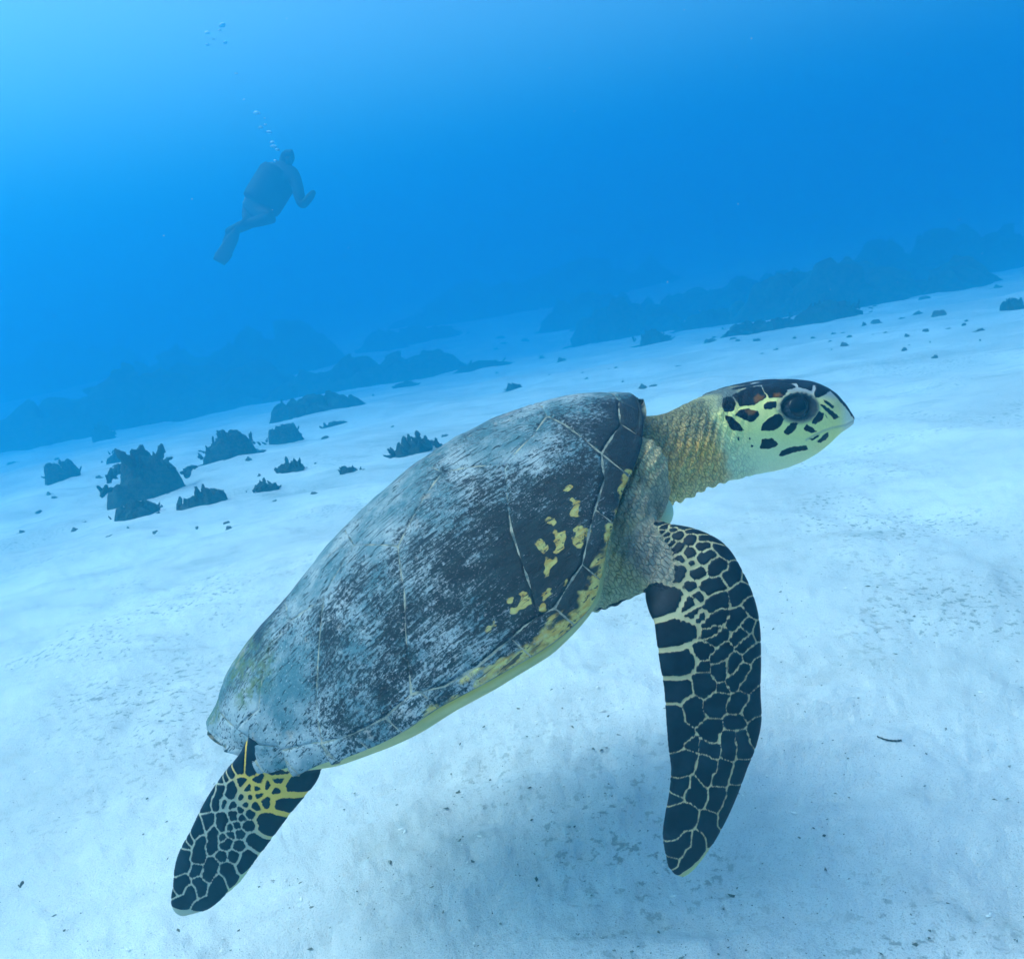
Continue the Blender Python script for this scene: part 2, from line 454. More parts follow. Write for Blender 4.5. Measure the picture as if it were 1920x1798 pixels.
turtle = link('sea_turtle', None)
tag(turtle, 'hawksbill sea turtle with scuffed dark shell gliding over the pale sand', 'turtle')
_m = Matrix.Identity(4); _rw = CAMR @ TR; _pw = TP @ CAMR.T + CAMP
for i in range(3):
    for j in range(3): _m[i][j] = _rw[i, j]
    _m[i][3] = _pw[i]
turtle.matrix_world = _m

def build_carapace():
    n, m = GS.shape
    top = GP.reshape(-1, 3)
    bot = (GP - GN * .007 - np.array([0, 0, .004])).reshape(-1, 3)
    f = grid_faces(n, m)
    if np.cross(_du[n // 2, m // 2], _dv[n // 2, m // 2])[2] > 0: f = f[:, ::-1]
    nv = n * m
    # outline loop
    loop = list(range(m)) + [i * m + m - 1 for i in range(1, n)] + [(n - 1) * m + j for j in range(m - 2, -1, -1)] + [i * m for i in range(n - 2, 0, -1)]
    lp = np.array(loop); l2 = np.roll(lp, -1)
    side = np.stack([lp, l2, l2 + nv, lp + nv], 1)
    me = mesh_np('carapace', np.concatenate([top, bot]), np.concatenate([f, f[:, ::-1] + nv, side]))
    car = link('carapace', me, seam_material(), turtle)
    car['label'] = 'dark scuffed shell with pale seams and yellow lower rim'
    sm = shell_material()
    uv = np.stack([GS * TL, GA], -1).reshape(-1, 2)
    fs = grid_faces(n, m)
    if np.cross(_du[n // 2, m // 2], _dv[n // 2, m // 2])[2] > 0: fs = fs[:, ::-1]
    N_ = GN.reshape(-1, 3); Sf = GS.ravel(); Tf = GT.ravel(); Af = GA.ravel()
    for poly, kind in scute_list():
        pl = sa(poly); lo = pl.min(0) - .012; hi = pl.max(0) + .012
        cand = np.where((uv[:, 0] > lo[0]) & (uv[:, 0] < hi[0]) & (uv[:, 1] > lo[1]) & (uv[:, 1] < hi[1]))[0]
        if len(cand) < 10: continue
        jt = .0011 * fbm(top[cand] * 60, 2, 3)
        d = poly_sd(uv[cand], pl) + jt
        keep = d > -.005
        full = np.full(len(top), -1, np.int64); dd = np.zeros(len(top)); sel = cand[keep]
        dd[sel] = d[keep]
        okv = np.zeros(len(top), bool); okv[sel] = True
        ff = fs[okv[fs].all(1)]
        if len(ff) < 6: continue
        used = np.unique(ff); full[used] = np.arange(len(used))
        dv = dd[used]
        sc_ = pl[:, 0].mean()
        h = np.clip((dv - .0007) / .0034, -1, 1); h = h * (1.5 - .5 * h * h) * .0017
        h = h + .016 * np.maximum(sc_ - uv[used, 0], 0) * (.5 if kind[0] == 'm' else .22)
        P = top[used]
        h = h + .0007 * fbm(P * 55, 3, 8) * (h > 0)
        if kind[0] == 'm':                      # wrap over the rim
            h = h
        me = mesh_np('scute', P + N_[used] * h[:, None], full[ff])
        du, am, al = shell_attrs(Sf[used], Tf[used], Af[used], dv, kind, P)
        fattr(me, 'dust', du); fattr(me, 'amber', am); fattr(me, 'algae', al); fattr(me, 'edge', dv)
        link('scute', me, sm, car)
    return car
build_carapace()

# ------------------------------------------------------------------ turtle body: lofted masses, fused to one skin
LOFTS = []      # (co, faces, region, refx, refy)

def add_loft(secs, region, ref):
    co, f = tube_loft(secs)
    ref = np.concatenate([ref.reshape(-1, 2), ref[0].mean(0)[None], ref[-1].mean(0)[None]])
    LOFTS.append((co, f, region, ref))

def ladder(rungs, n=240, m=64, lead=0.35):
    """rungs: (trailing px,py,depth, leading px,py,depth, half thickness) -> flat tapered paddle"""
    r = catmull(np.array(rungs, float), n)
    A = tl(r[:, 0], r[:, 1], r[:, 2]); B = tl(r[:, 3], r[:, 4], r[:, 5])
    return A, B, r[:, 6], r

def paddle_secs(A, B, th, m=64, lead=.35):
    n = len(A); mid = (A + B) / 2
    tan = np.gradient(mid, axis=0); ch = B - A
    nn = np.cross(tan, ch); nn /= np.linalg.norm(nn, axis=1, keepdims=True) + 1e-9
    for k in range(6): nn[1:-1] = nn[1:-1] * .5 + .25 * (nn[:-2] + nn[2:])
    ang = np.linspace(0, 2 * np.pi, m, endpoint=False)
    c = .5 - .5 * np.cos(ang); sg = np.sign(np.sin(ang))
    prof = np.abs(np.sin(ang)) ** .8 * (1 - lead + 2 * lead * c ** .8)
    secs = A[:, None] + ch[:, None] * c[None, :, None] + nn[:, None] * (th[:, None] * (prof * sg)[None, :])[..., None]
    return secs, c

FF = [  # front flipper, trailing edge / leading edge
    (1105, 1150, 1.10, 1150, 955, 1.10, .040), (1150, 1135, 1.075, 1200, 965, 1.075, .036), (1195, 1112, 1.05, 1255, 983, 1.045, .030),
    (1211, 1112, 1.03, 1312, 997, 1.025, .024), (1212, 1126, 1.015, 1362, 1025, 1.005, .020), (1217, 1146, 1.00, 1396, 1080, .992, .017),
    (1227, 1170, .99, 1415, 1128, .985, .015), (1231, 1200, .985, 1424, 1175, .98, .0135), (1237, 1243, .98, 1426, 1235, .978, .012),
    (1245, 1290, .98, 1425, 1295, .977, .011), (1249, 1350, .98, 1427, 1350, .977, .010), (1253, 1402, .98, 1417, 1397, .979, .0095),
    (1258, 1440, .982, 1400, 1440, .981, .0085), (1254, 1485, .985, 1384, 1484, .985, .0078), (1246, 1530, .989, 1364, 1530, .989, .007),
    (1242, 1565, .992, 1342, 1571, .993, .0062), (1247, 1600, .996, 1322, 1603, .997, .0055), (1255, 1628, .999, 1301, 1629, 1.0, .0042), (1270, 1642, 1.0, 1284, 1643, 1.001, .0022)]
RF = [
    (600, 1400, 1.10, 470, 1370, 1.10, .020), (604, 1430, 1.098, 452, 1410, 1.10, .017), (594, 1463, 1.10, 424, 1444, 1.105, .014),
    (570, 1494, 1.103, 397, 1482, 1.11, .012), (546, 1523, 1.108, 377, 1516, 1.115, .0105), (522, 1555, 1.112, 358, 1556, 1.12, .0095),
    (497, 1589, 1.116, 338, 1592, 1.125, .0085), (474, 1621, 1.12, 328, 1625, 1.13, .0075), (452, 1652, 1.123, 325, 1658, 1.132, .0065),
    (424, 1677, 1.126, 321, 1682, 1.135, .0055), (398, 1700, 1.129, 323, 1702, 1.137, .0045), (368, 1712, 1.132, 332, 1713, 1.139, .003), (352, 1716, 1.134, 345, 1717, 1.14, .0015)]

fA, fB, fT, fr = ladder(FF); fsec, fc = paddle_secs(fA, fB, fT)
rA, rB, rT, rr = ladder(RF, 150); rsec, rc = paddle_secs(rA, rB, rT, lead=.15)
def refpx(r, c): return r[:, None, 0:2] * (1 - c)[None, :, None] + r[:, None, 3:5] * c[None, :, None]
fref, rref = refpx(fr, fc), refpx(rr, rc)
add_loft(fsec, 1, fref); add_loft(rsec, 2, rref)

def rotm(axis, deg): return np.array(Matrix.Rotation(math.radians(deg), 3, Vector(axis)))
mirror = np.array([1, -1, 1.0])
# far front flipper swept back along the flank, far hind flipper folded in under the shell
q = fsec[:, ::-1] * mirror; piv = np.array([.27, .24, -.075]) * TL
q = (q - piv) @ rotm((0, 1, 0), 46).T @ rotm((0, 0, 1), 6).T * .92 + piv + np.array([0, -.02, .0])
add_loft(q, 1, fref[:, ::-1])
q = rsec[:, ::-1] * mirror; piv = np.array([-.36, .13, -.06]) * TL
q = (q - piv) @ rotm((0, 0, 1), 78).T * .72 + piv
add_loft(q, 2, rref[:, ::-1])

def torso():
    s = np.linspace(.05, .955, 110)
    m = 96; ang = np.linspace(0, 2 * np.pi, m, endpoint=False)
    secs = []
    for si in s:
        e = 1 - abs((si - .5) / .47) ** 5
        w = SW(si) * np.interp(si, [0, .6, .74, .9, 1], [.95, .945, .86, .80, .8]) * TL
        zt = (ZM(si) + .012) * TL
        zb = (ZM(si) * .55 - .048 - .105 * np.clip(1 - ((si - .56) / .52) ** 2, 0, 1) ** .8) * TL
        zc = zt - .004; hb = max(zc - zb, .01)
        yy = np.sign(np.cos(ang)) * np.abs(np.cos(ang)) ** .85 * w
        sn = np.sin(ang)
        zz = np.where(sn > 0, zc + sn * .012, zc + np.sign(sn) * np.abs(sn) ** .8 * hb)
        # plastron narrower than the rim
        yy = yy * (1 - .25 * np.clip(-sn, 0, 1) ** 1.2)
        secs.append(np.stack([np.full(m, (si - .5) * TL), yy, zz], -1))
    secs = np.array(secs)
    add_loft(secs, 4, np.zeros(secs.shape[:2] + (2,)))
torso()

def blob(c, r, axes, region):
    n, m = 28, 36
    th = np.linspace(.05, np.pi - .05, n); ph = np.linspace(0, 2 * np.pi, m, endpoint=False)
    u = np.stack([np.sin(th)[:, None] * np.cos(ph), np.sin(th)[:, None] * np.sin(ph), np.cos(th)[:, None] + 0 * ph], -1)
    secs = np.asarray(c) + (u * np.asarray(r)) @ np.asarray(axes)
    add_loft(secs, region, tproj(secs))
camx = TR  # rows of TR.T: camera axes in turtle space
ax_view = np.stack([TR[0], TR[1], TR[2]])            # right, up, back seen from turtle space
blob(tl(1180, 1000, 1.085), (.036, .070, .050), ax_view, 5)
blob(tl(1205, 905, 1.13), (.035, .060, .050), ax_view, 5)
q = tl(1180, 1010, 1.085) * mirror; blob(q, (.07, .045, .055), np.eye(3), 5)
# front lobe of the plastron under the throat
blob(tl(1215, 960, 1.17), (.034, .030, .05), ax_view, 4)
blob(np.array([-.44, 0, -.015]) * TL, (.05, .03, .018), np.eye(3), 4)

# neck and head: (top px,py, bottom px,py, half width)
NH = [(1120, 800, 1130, 960, .060), (1165, 790, 1180, 962, .056), (1205, 784, 1222, 950, .052), (1250, 778, 1266, 938, .049), (1300, 756, 1316, 914, .047), (1350, 734, 1362, 898, .047),
      (1400, 722, 1408, 886, .050), (1450, 715, 1456, 876, .051), (1495, 714, 1502, 859, .046), (1530, 718, 1536, 839, .037), (1555, 730, 1558, 822, .027),
      (1573, 746, 1574, 811, .0185), (1588, 764, 1588, 803, .0115), (1598, 779, 1598, 796, .006), (1602, 786, 1602, 791, .0025)]
nh = catmull(np.array(NH, float), 260)
LAT = -(TR.T[1] if False else np.array([0, 1.0, 0]))           # turtle's right hand side
LAT = LAT @ rotm((1, 0, 0), 6).T
def onplane(px, py):
    a = tl(px, py, np.full(len(px), 1.0)); b = tl(px, py, np.full(len(px), 1.5))
    t = -a[:, 1] / (b[:, 1] - a[:, 1]); return a + (b - a) * t[:, None]
nT, nB = onplane(nh[:, 0], nh[:, 1]), onplane(nh[:, 2], nh[:, 3])
m_ = 120; ang = np.linspace(0, 2 * np.pi, m_, endpoint=False)
ca, sn = np.cos(ang), np.sin(ang)
u_along = np.linspace(0, 1, 260)
hx = (nh[:, 0] + nh[:, 2]) / 2
ex = np.interp(hx, [1250, 1380, 1450, 1560, 1602], [1.0, .86, .80, .86, 1.0])
cc = np.sign(ca)[None] * np.abs(ca)[None] ** ex[:, None]; ss = np.sign(sn)[None] * np.abs(sn)[None] ** ex[:, None]
# jaw narrower than the crown
wid = nh[:, 4][:, None] * (1 + np.interp(hx, [1300, 1400, 1602], [0, .10, .22])[:, None] * ss)
NHsec = (nT + nB)[:, None] / 2 + (nT - nB)[:, None] / 2 * ss[..., None] + LAT[None, None] * (wid * cc)[..., None]
NH_C = (nT + nB) / 2
add_loft(NHsec, 3, np.stack([np.broadcast_to(hx[:, None], ss.shape), ss], -1))

FS = [[(1231, 1134), (1250, 1127), (1270, 1124), 5], [(1243, 1192), (1265, 1187), (1292, 1181), 5], [(1286, 1080), (1279, 1086), 3], [(1312, 1083), (1318, 1080), (1306, 1087), 3],
      [(1345, 1070), (1340, 1078), (1355, 1066)], [(1378, 1070), (1366, 1090), (1381, 1082)], [(1360, 1040), (1350, 1035), (1365, 1047)], [(1329, 1055), (1321, 1061), (1337, 1049)],
      [(1307, 1052), (1302, 1057)], [(1326, 1040), (1333, 1036)], [(1307, 1029), (1311, 1022)], [(1291, 1018), (1285, 1022)], [(1316, 1008), (1325, 1006), (1307, 1009)],
      [(1340, 1019), (1329, 1022), (1350, 1022)], [(1287, 1041), (1284, 1047)], [(1288, 996), (1278, 995), (1298, 998)], [(1280, 1004)], [(1265, 1000)], [(1264, 1010)], [(1270, 1016)],
      [(1272, 1028)], [(1279, 1034)], [(1255, 1015)], [(1261, 1026)], [(1247, 1000)], [(1250, 990)], [(1335, 1105), (1325, 1109), (1347, 1102)], [(1386, 1115), (1376, 1125), (1395, 1108)],
      [(1341, 1132), (1330, 1140), (1352, 1128)], [(1406, 1136), (1412, 1148), (1400, 1142)], [(1400, 1085)], [(1335, 1164), (1325, 1170), (1347, 1158)], [(1377, 1161), (1368, 1172), (1388, 1152)],
      [(1401, 1169), (1396, 1176)], [(1420, 1178), (1422, 1188), (1416, 1195)], [(1299, 1106), 2.8], [(1309, 1124), 2.8], [(1295, 1137), 2.8], [(1302, 1150), 2.8], [(1312, 1158), 2.8], [(1306, 1066), 2.8], [(1290, 1061), 2.8],
      [(1326, 1186), (1334, 1181)], [(1344, 1195), (1331, 1201), (1354, 1190)], [(1380, 1192), (1374, 1198), (1388, 1186)], [(1396, 1204), (1386, 1212), (1408, 1199)],
      [(1408, 1220), (1398, 1229), (1418, 1212)], [(1250, 1244), (1270, 1243), (1292, 1237), 4.5], [(1316, 1219), (1314, 1226), (1325, 1213)], [(1348, 1223), (1338, 1232), (1358, 1212)], [(1317, 1245)],
      [(1371, 1239), (1366, 1248), (1376, 1232)], [(1344, 1255), (1346, 1262), (1340, 1249), (1350, 1248)], [(1379, 1263), (1368, 1275), (1390, 1250)], [(1408, 1265), (1398, 1283), (1418, 1245), (1415, 1262)],
      [(1256, 1296), (1273, 1296), (1286, 1293), 3.5], [(1317, 1284), (1318, 1268), (1310, 1290), (1328, 1280)], [(1350, 1285)], [(1300, 1327), (1303, 1340), (1299, 1313)], [(1340, 1315), (1340, 1328), (1347, 1302), (1330, 1320)],
      [(1377, 1312), (1374, 1322), (1386, 1306)], [(1406, 1320), (1415, 1303), (1400, 1332), (1415, 1325)], [(1262, 1340), (1266, 1365), (1262, 1392), (1282, 1372)], [(1331, 1362), (1322, 1360), (1340, 1355), (1328, 1374)],
      [(1372, 1346), (1365, 1350), (1380, 1345)], [(1411, 1370), (1416, 1355), (1415, 1385)], [(1363, 1394), (1362, 1375), (1362, 1408)], [(1391, 1393), (1388, 1378), (1390, 1408), (1396, 1400)], [(1299, 1393)],
      [(1324, 1399), (1316, 1395), (1334, 1402)], [(1282, 1430), (1275, 1420), (1292, 1415), (1275, 1440)], [(1321, 1436), (1318, 1420), (1318, 1450), (1330, 1430)], [(1353, 1442), (1355, 1428), (1345, 1455)],
      [(1385, 1439), (1388, 1428), (1380, 1452)], [(1273, 1471), (1266, 1478), (1283, 1465)], [(1305, 1481), (1300, 1466), (1311, 1492), (1296, 1480)], [(1339, 1490), (1343, 1480), (1333, 1502)],
      [(1369, 1500), (1375, 1480), (1362, 1520), (1358, 1540)], [(1261, 1494)], [(1276, 1533), (1270, 1515), (1262, 1555), (1290, 1520)], [(1328, 1540), (1325, 1525), (1335, 1555), (1338, 1570)],
      [(1270, 1584), (1260, 1595), (1282, 1572)], [(1305, 1574), (1296, 1595), (1283, 1618), (1275, 1632)], [(1258, 1613)]]
_z = lambda *p: [(280 + x / 4.7325, 1360 + y / 4.7325) for x, y in p]
RS = [_z((1330, 500), (1270, 500)) + [6], _z((1250, 665), (1180, 650), (1310, 680)) + [6], _z((1080, 820), (1030, 800), (1130, 850), (1050, 880)) + [4], _z((950, 1000), (920, 980), (980, 1040)) + [3],
      _z((870, 1180), (850, 1240), (890, 1130)) + [2.5], _z((720, 1270), (700, 1230), (740, 1340)), _z((580, 1450), (640, 1370), (540, 1550), (480, 1620)), _z((310, 1530), (380, 1450), (270, 1590), (250, 1540)),
      _z((530, 620), (560, 560), (500, 690)), _z((640, 590), (660, 530), (620, 640)), _z((830, 330), (800, 320)), _z((930, 330)), _z((730, 390)), _z((690, 430)), _z((650, 460)),
      _z((750, 540), (760, 510), (740, 570)), _z((850, 465)) + [4], _z((910, 520)) + [3], _z((920, 590)) + [3], _z((1000, 580)) + [3], _z((990, 515)) + [3], _z((1080, 485)) + [4], _z((1010, 450)) + [3.5], _z((1160, 370)) + [4], _z((1165, 440)) + [3.5],
      _z((1150, 530)) + [5], _z((1050, 630)) + [3.5], _z((965, 665)) + [2.5], _z((885, 655)) + [2.5], _z((770, 670)) + [3], _z((910, 740)), _z((840, 715)), _z((845, 775)), _z((780, 770), (785, 740)), _z((680, 840), (670, 870), (690, 800)),
      _z((890, 850)), _z((800, 850)), _z((745, 870)), _z((750, 930)), _z((825, 925)), _z((815, 1030)), _z((700, 1020), (720, 990)), _z((680, 960)), _z((600, 970), (580, 1040), (610, 910)), _z((540, 810), (530, 840)),
      _z((450, 900), (470, 860), (420, 940)), _z((365, 990)), _z((470, 1070), (480, 1000), (450, 1150)), _z((330, 1040)), _z((310, 1180), (330, 1110), (280, 1250), (350, 1220)), _z((670, 1130)), _z((760, 1130)),
      _z((560, 1250), (590, 1200), (530, 1310)), _z((440, 1240), (430, 1280)), _z((480, 1380), (460, 1350), (490, 1430)), _z((300, 1400), (330, 1350), (270, 1440)), _z((220, 1490)), _z((860, 600)) + [4], _z((690, 640)) + [3.5]]

def cells(P, scales, hw0):
    """distance in from the nearest scale border, rounded corners"""
    S, I, H = [], [], []
    for k, sc in enumerate(scales):
        hw = hw0
        for p in sc:
            if isinstance(p, tuple): S.append(p); I.append(k)
            else: hw = p
        H += [hw] * (len(S) - len(H))
    S = np.array(S, float); I = np.array(I); H = np.array(H)
    out = np.empty(len(P)); idx = np.empty(len(P), int)
    SS = ((S[:, None] - S[None]) ** 2).sum(-1) ** .5
    for a in range(0, len(P), 20000):
        p = P[a:a + 20000]
        d2 = ((p[:, None] - S[None]) ** 2).sum(-1)
        i = d2.argmin(1)
        bd = (d2 - d2[np.arange(len(p)), i][:, None]) / (2 * SS[i] + 1e-6)
        bd[I[i][:, None] == I[None]] = 1e3
        kk = 1.1
        mn = bd.min(1)
        sm = mn - np.log(np.exp(-kk * (bd - mn[:, None])).sum(1)) / kk
        out[a:a + 20000] = sm - H[i]; idx[a:a + 20000] = I[i]
    return out, idx

_hz = lambda *p: [(1320 + x / 6.4, 700 + y / 6.4) for x, y in p]
HEADP = [_hz((230, 290), (330, 275), (385, 370), (350, 460), (230, 460), (215, 370)), _hz((340, 265), (530, 165), (680, 150), (750, 290), (600, 385), (430, 395), (385, 330)),
         _hz((690, 150), (880, 105), (1030, 115), (1110, 170), (1000, 200), (960, 290), (780, 295), (720, 220)), _hz((1100, 100), (1320, 115), (1290, 210), (1130, 170)),
         _hz((1350, 115), (1470, 120), (1510, 215), (1400, 290), (1345, 300), (1320, 240)), _hz((1525, 150), (1590, 235), (1710, 370), (1830, 570), (1800, 550), (1680, 390), (1570, 275), (1520, 220)),
         _hz((715, 380), (760, 345), (870, 340), (870, 415), (740, 440), (715, 420)), _hz((370, 505), (420, 440), (520, 420), (640, 450), (665, 500), (600, 580), (540, 585)),
         _hz((250, 505), (330, 520), (430, 610), (490, 690), (350, 690), (300, 640)), _hz((680, 690), (690, 630), (800, 520), (920, 470), (970, 530), (920, 630), (840, 690), (720, 695)),
         _hz((960, 680), (1040, 600), (1150, 565), (1120, 640), (1060, 720), (1010, 745), (960, 720)), _hz((670, 900), (690, 790), (820, 780), (890, 850), (860, 880), (740, 910)),
         _hz((890, 990), (930, 930), (1050, 880), (1220, 860), (1250, 915), (1080, 950), (940, 995)), _hz((380, 760), (430, 770), (440, 810), (410, 800)),
         _hz((530, 770), (560, 770), (562, 800), (532, 800)), _hz((560, 858), (588, 862), (584, 888), (560, 884)), _hz((1290, 590), (1380, 450), (1440, 480), (1420, 560), (1340, 620)),
         _hz((1190, 670), (1230, 610), (1320, 660), (1350, 710), (1290, 720)), _hz((1250, 800), (1390, 730), (1370, 770), (1290, 805)), _hz((1350, 815), (1490, 695), (1500, 760), (1400, 835)),
         _hz((1380, 360), (1450, 385), (1560, 470), (1630, 530), (1560, 555), (1440, 430)), _hz((1430, 315), (1500, 340), (1560, 400), (1540, 420), (1440, 340)), _hz((1440, 480), (1500, 560), (1520, 590), (1450, 510)),
         # crown plates that meet across the top
         _hz((400, 215), (530, 120), (640, 60), (660, 135), (520, 150)), _hz((690, 130), (880, 85), (1030, 95), (1090, 0), (700, 0))]
BROWN = [_hz((590, 300), (650, 255), (720, 280), (690, 340), (610, 365)), _hz((830, 250), (900, 235), (950, 260), (900, 292), (835, 288)), _hz((490, 445), (560, 425), (625, 440), (600, 490), (540, 510))]
EYE = (1320 + 1130 / 6.4, 700 + 408 / 6.4, 33.0, 25.0)

def build_body():
    # fuse
    base = 0; cos, fcs, reg, ref = [], [], [], []
    for co, f, r, rf in LOFTS:
        cos.append(co); fcs.append(np.where(f >= 0, f + base, -1)); reg.append(np.full(len(co), r)); ref.append(rf); base += len(co)
    cos = np.concatenate(cos); fcs = np.concatenate(fcs); reg = np.concatenate(reg); ref = np.concatenate(ref)
    tmp = link('tmp_body', mesh_np('tmp', cos, fcs))
    bm = bmesh.new(); bm.from_mesh(tmp.data)
    bmesh.ops.recalc_face_normals(bm, faces=bm.faces); bm.to_mesh(tmp.data); bm.free()
    md = tmp.modifiers.new('r', 'REMESH'); md.mode = 'VOXEL'; md.voxel_size = .0019; md.use_smooth_shade = True
    dg = bpy.context.evaluated_depsgraph_get(); ev = tmp.evaluated_get(dg).to_mesh()
    n = len(ev.vertices); P = np.empty(n * 3, np.float32); ev.vertices.foreach_get('co', P); P = P.reshape(-1, 3).astype(float)
    nl = len(ev.loops); li = np.empty(nl, np.int32); ev.loops.foreach_get('vertex_index', li); Fq = li.reshape(-1, 4)
    ed = np.empty(len(ev.edges) * 2, np.int32); ev.edges.foreach_get('vertices', ed); ed = ed.reshape(-1, 2)
    bpy.data.objects.remove(tmp)
    deg = np.bincount(ed.ravel(), minlength=n)[:, None]
    def lap(v):
        o = np.zeros_like(v)
        for c in range(v.shape[1]):
            o[:, c] = np.bincount(ed[:, 0], v[ed[:, 1], c], n) + np.bincount(ed[:, 1], v[ed[:, 0], c], n)
        return o / np.maximum(deg, 1)
    for k in range(4): P = P * .4 + lap(P) * .6
    # carry loft coordinates over
    kd = kdtree.KDTree(len(cos))
    for i, c in enumerate(cos): kd.insert(c, i)
    kd.balance()
    K = 4; idx = np.zeros((n, K), int); dst = np.zeros((n, K))
    for i, p in enumerate(P):
        for k, (c, j, d) in enumerate(kd.find_n(p, K)): idx[i, k] = j; dst[i, k] = d
    w = 1 / (dst + 1e-4) ** 2
    def wt(mask): return (w * mask[idx]).sum(1) / w.sum(1)
    W = np.stack([wt(reg == r) for r in (1, 2, 3, 4, 5)], 1)
    def rref(r):
        mk = (reg == r)[idx] * w
        s = mk.sum(1); o = np.stack([(mk * ref[idx, c]).sum(1) / np.maximum(s, 1e-9) for c in (0, 1)], 1)
        o[s <= 0] = 0; return o, s > 0
    R1, h1 = rref(1); R2, h2 = rref(2); R3, h3 = rref(3)
    # smooth the joints
    Ws = W.copy()
    for k in range(26): Ws = lap(Ws)
    joint = np.clip(1 - (Ws ** 2).sum(1), 0, 1); joint = sstep(joint, .08, .35)[:, None]
    for k in range(22): P = P * (1 - joint * .7) + lap(P) * joint * .7
    Wf, Wr, Wn, Wt, Wsk = Ws.T
    # normals
    def normals():
        a = P[Fq[:, 2]] - P[Fq[:, 0]]; b = P[Fq[:, 3]] - P[Fq[:, 1]]; fn = np.cross(a, b)
        N_ = np.zeros_like(P)
        for c in range(4):
            for x in range(3): N_[:, x] += np.bincount(Fq[:, c], fn[:, x], n)
        return N_ / (np.linalg.norm(N_, axis=1, keepdims=True) + 1e-12)
    N0 = normals()
    # ---- colours and markings
    top = (N0 @ np.array([0, 0, 1.0]))
    nz = fbm(P * 55, 3, 3); nz2 = fbm(P * 160, 3, 4)
    col = np.tile(np.array([.40, .42, .28]), (n, 1))
    def blend(c, f): col[:] = col * (1 - f[:, None]) + np.array(c) * f[:, None]
    # torso: cream-yellow plastron, yellow at the rim
    blend((.58, .56, .26), Wt); blend((.42, .44, .20), Wt * np.clip(.5 + .9 * nz, 0, 1) * .6); blend((.50, .42, .08), Wt * sstep(P[:, 2] - ZM(P[:, 0] / TL + .5) * TL, -.022, -.004) * sstep(P[:, 0] / TL + .5, .3, .45))
    blend((.50, .60, .42), Wt * sstep(P[:, 0] / TL + .5, .86, .93))
    # shoulders
    skin = Wsk + Wf
    pw = tproj(P); g3 = np.stack([np.interp(pw[:, 1] + 10 * nz, [880, 950, 1010, 1060, 1130], v) for v in ([.54, .36, .46, .70, .70], [.42, .30, .35, .50, .62], [.22, .20, .17, .19, .32])], 1)
    f3 = np.clip(Wsk * 1.2, 0, 1)[:, None]; col[:] = col * (1 - f3) + g3 * f3
    # neck
    # mirror far side points to near side, then read the side pattern
    iu = np.argmin(np.abs(R3[:, :1] - hx[None]), 1) if False else np.clip(np.searchsorted(hx, R3[:, 0]), 0, len(hx) - 1)
    lat = ((P - NH_C[iu]) * LAT).sum(1)
    Pm = P - np.where(lat < 0, 2 * lat, 0)[:, None] * LAT
    px = tproj(Pm)
    q = px.copy()
    vv = R3[:, 1]                                           # -1 throat .. 1 crown
    hd = sstep(px[:, 0] - .25 * (px[:, 1] - 800) + 10 * nz, 1326, 1368)  # head versus neck
    nk = Wn * (1 - hd)
    nkv = px[:, 1] + .30 * (px[:, 0] - 1280)                 # vertical place down the neck
    cn = np.stack([np.interp(nkv + 14 * nz, [770, 815, 845, 880, 930, 960], v) for v in
                   ([.10, .17, .34, .50, .46, .50], [.13, .19, .29, .40, .44, .56], [.115, .15, .18, .22, .29, .40])], 1)
    cn = cn * np.array([1.9, 1.45, .92]); col[:] = col * (1 - nk[:, None]) + cn * nk[:, None]
    tan = np.exp(-((px[:, 0] - 1318) / 55) ** 2 - ((px[:, 1] - 842) / 38) ** 2) * (.85 + .7 * nz)
    blend((.92, .52, .14), np.clip(Wn * (1 - .8 * hd) * tan, 0, 1))
    hcol = np.stack([np.interp(px[:, 1] - .1 * (px[:, 0] - 1450), [720, 760, 810, 850, 885], v) for v in
                     ([.84, .86, .88, .86, .80], [.72, .76, .80, .82, .82], [.30, .26, .28, .40, .48])], 1)
    hw = (Wn * hd)
    col[:] = col * (1 - hw[:, None]) + hcol * hw[:, None]
    blend((.74, .60, .25), hw * np.exp(-((px[:, 0] - 1572) / 18) ** 2 - ((px[:, 1] - 757) / 16) ** 2))
    blend((.72, .66, .60), hw * sstep(px[:, 0], 1570, 1592) * .7)
    blend((.36, .38, .36), hw * sstep(px[:, 1] - .1 * (px[:, 0] - 1450), 745, 725))
    # scales on the paddles
    mark = np.full(n, -6.0); wrk = np.zeros(n)
    mf = np.where(h1)[0]; c1, i1 = cells(R1[mf], FS, 1.25)
    SK = [(1000, 900), (1243, 978), (1258, 1020), (1276, 1050), (1275, 1072), (1262, 1096), (1240, 1103), (1205, 1108), (1000, 1200)]
    ms = -poly_sd(R1[mf], SK) + 4 * nz[mf]
    tipm = sstep(R1[mf][:, 1] + .9 * (R1[mf][:, 0] - 1290), 1616, 1634)
    m1 = np.minimum(c1, ms - 2) - 60 * tipm
    mark[mf] = np.where(W[mf, 0] > .25, m1, mark[mf])
    fcol = np.array([.40, .35, .19]) * (1 + .25 * nz[mf])[:, None]
    grey = sstep(ms, 14, -6)[:, None]
    tanf = sstep(R1[mf][:, 0] + .35 * (1060 - R1[mf][:, 1]), 1222, 1185)[:, None]
    sk = np.array([.28, .25, .19]) * (1 - tanf) + np.array([.58, .46, .22]) * tanf
    lowf = sstep(R1[mf][:, 1], 1060, 1130)[:, None] * tanf
    sk = sk * (1 - lowf) + np.array([.42, .46, .28]) * lowf
    fcol = fcol * (1 - grey) + sk * grey
    ty = tipm[:, None]; fcol = fcol * (1 - ty) + np.array([.46, .50, .22]) * ty
    a = Wf[mf][:, None]; col[mf] = col[mf] * (1 - a) + fcol * a
    mr = np.where(h2)[0]; c2, i2 = cells(R2[mr], RS, 1.4)
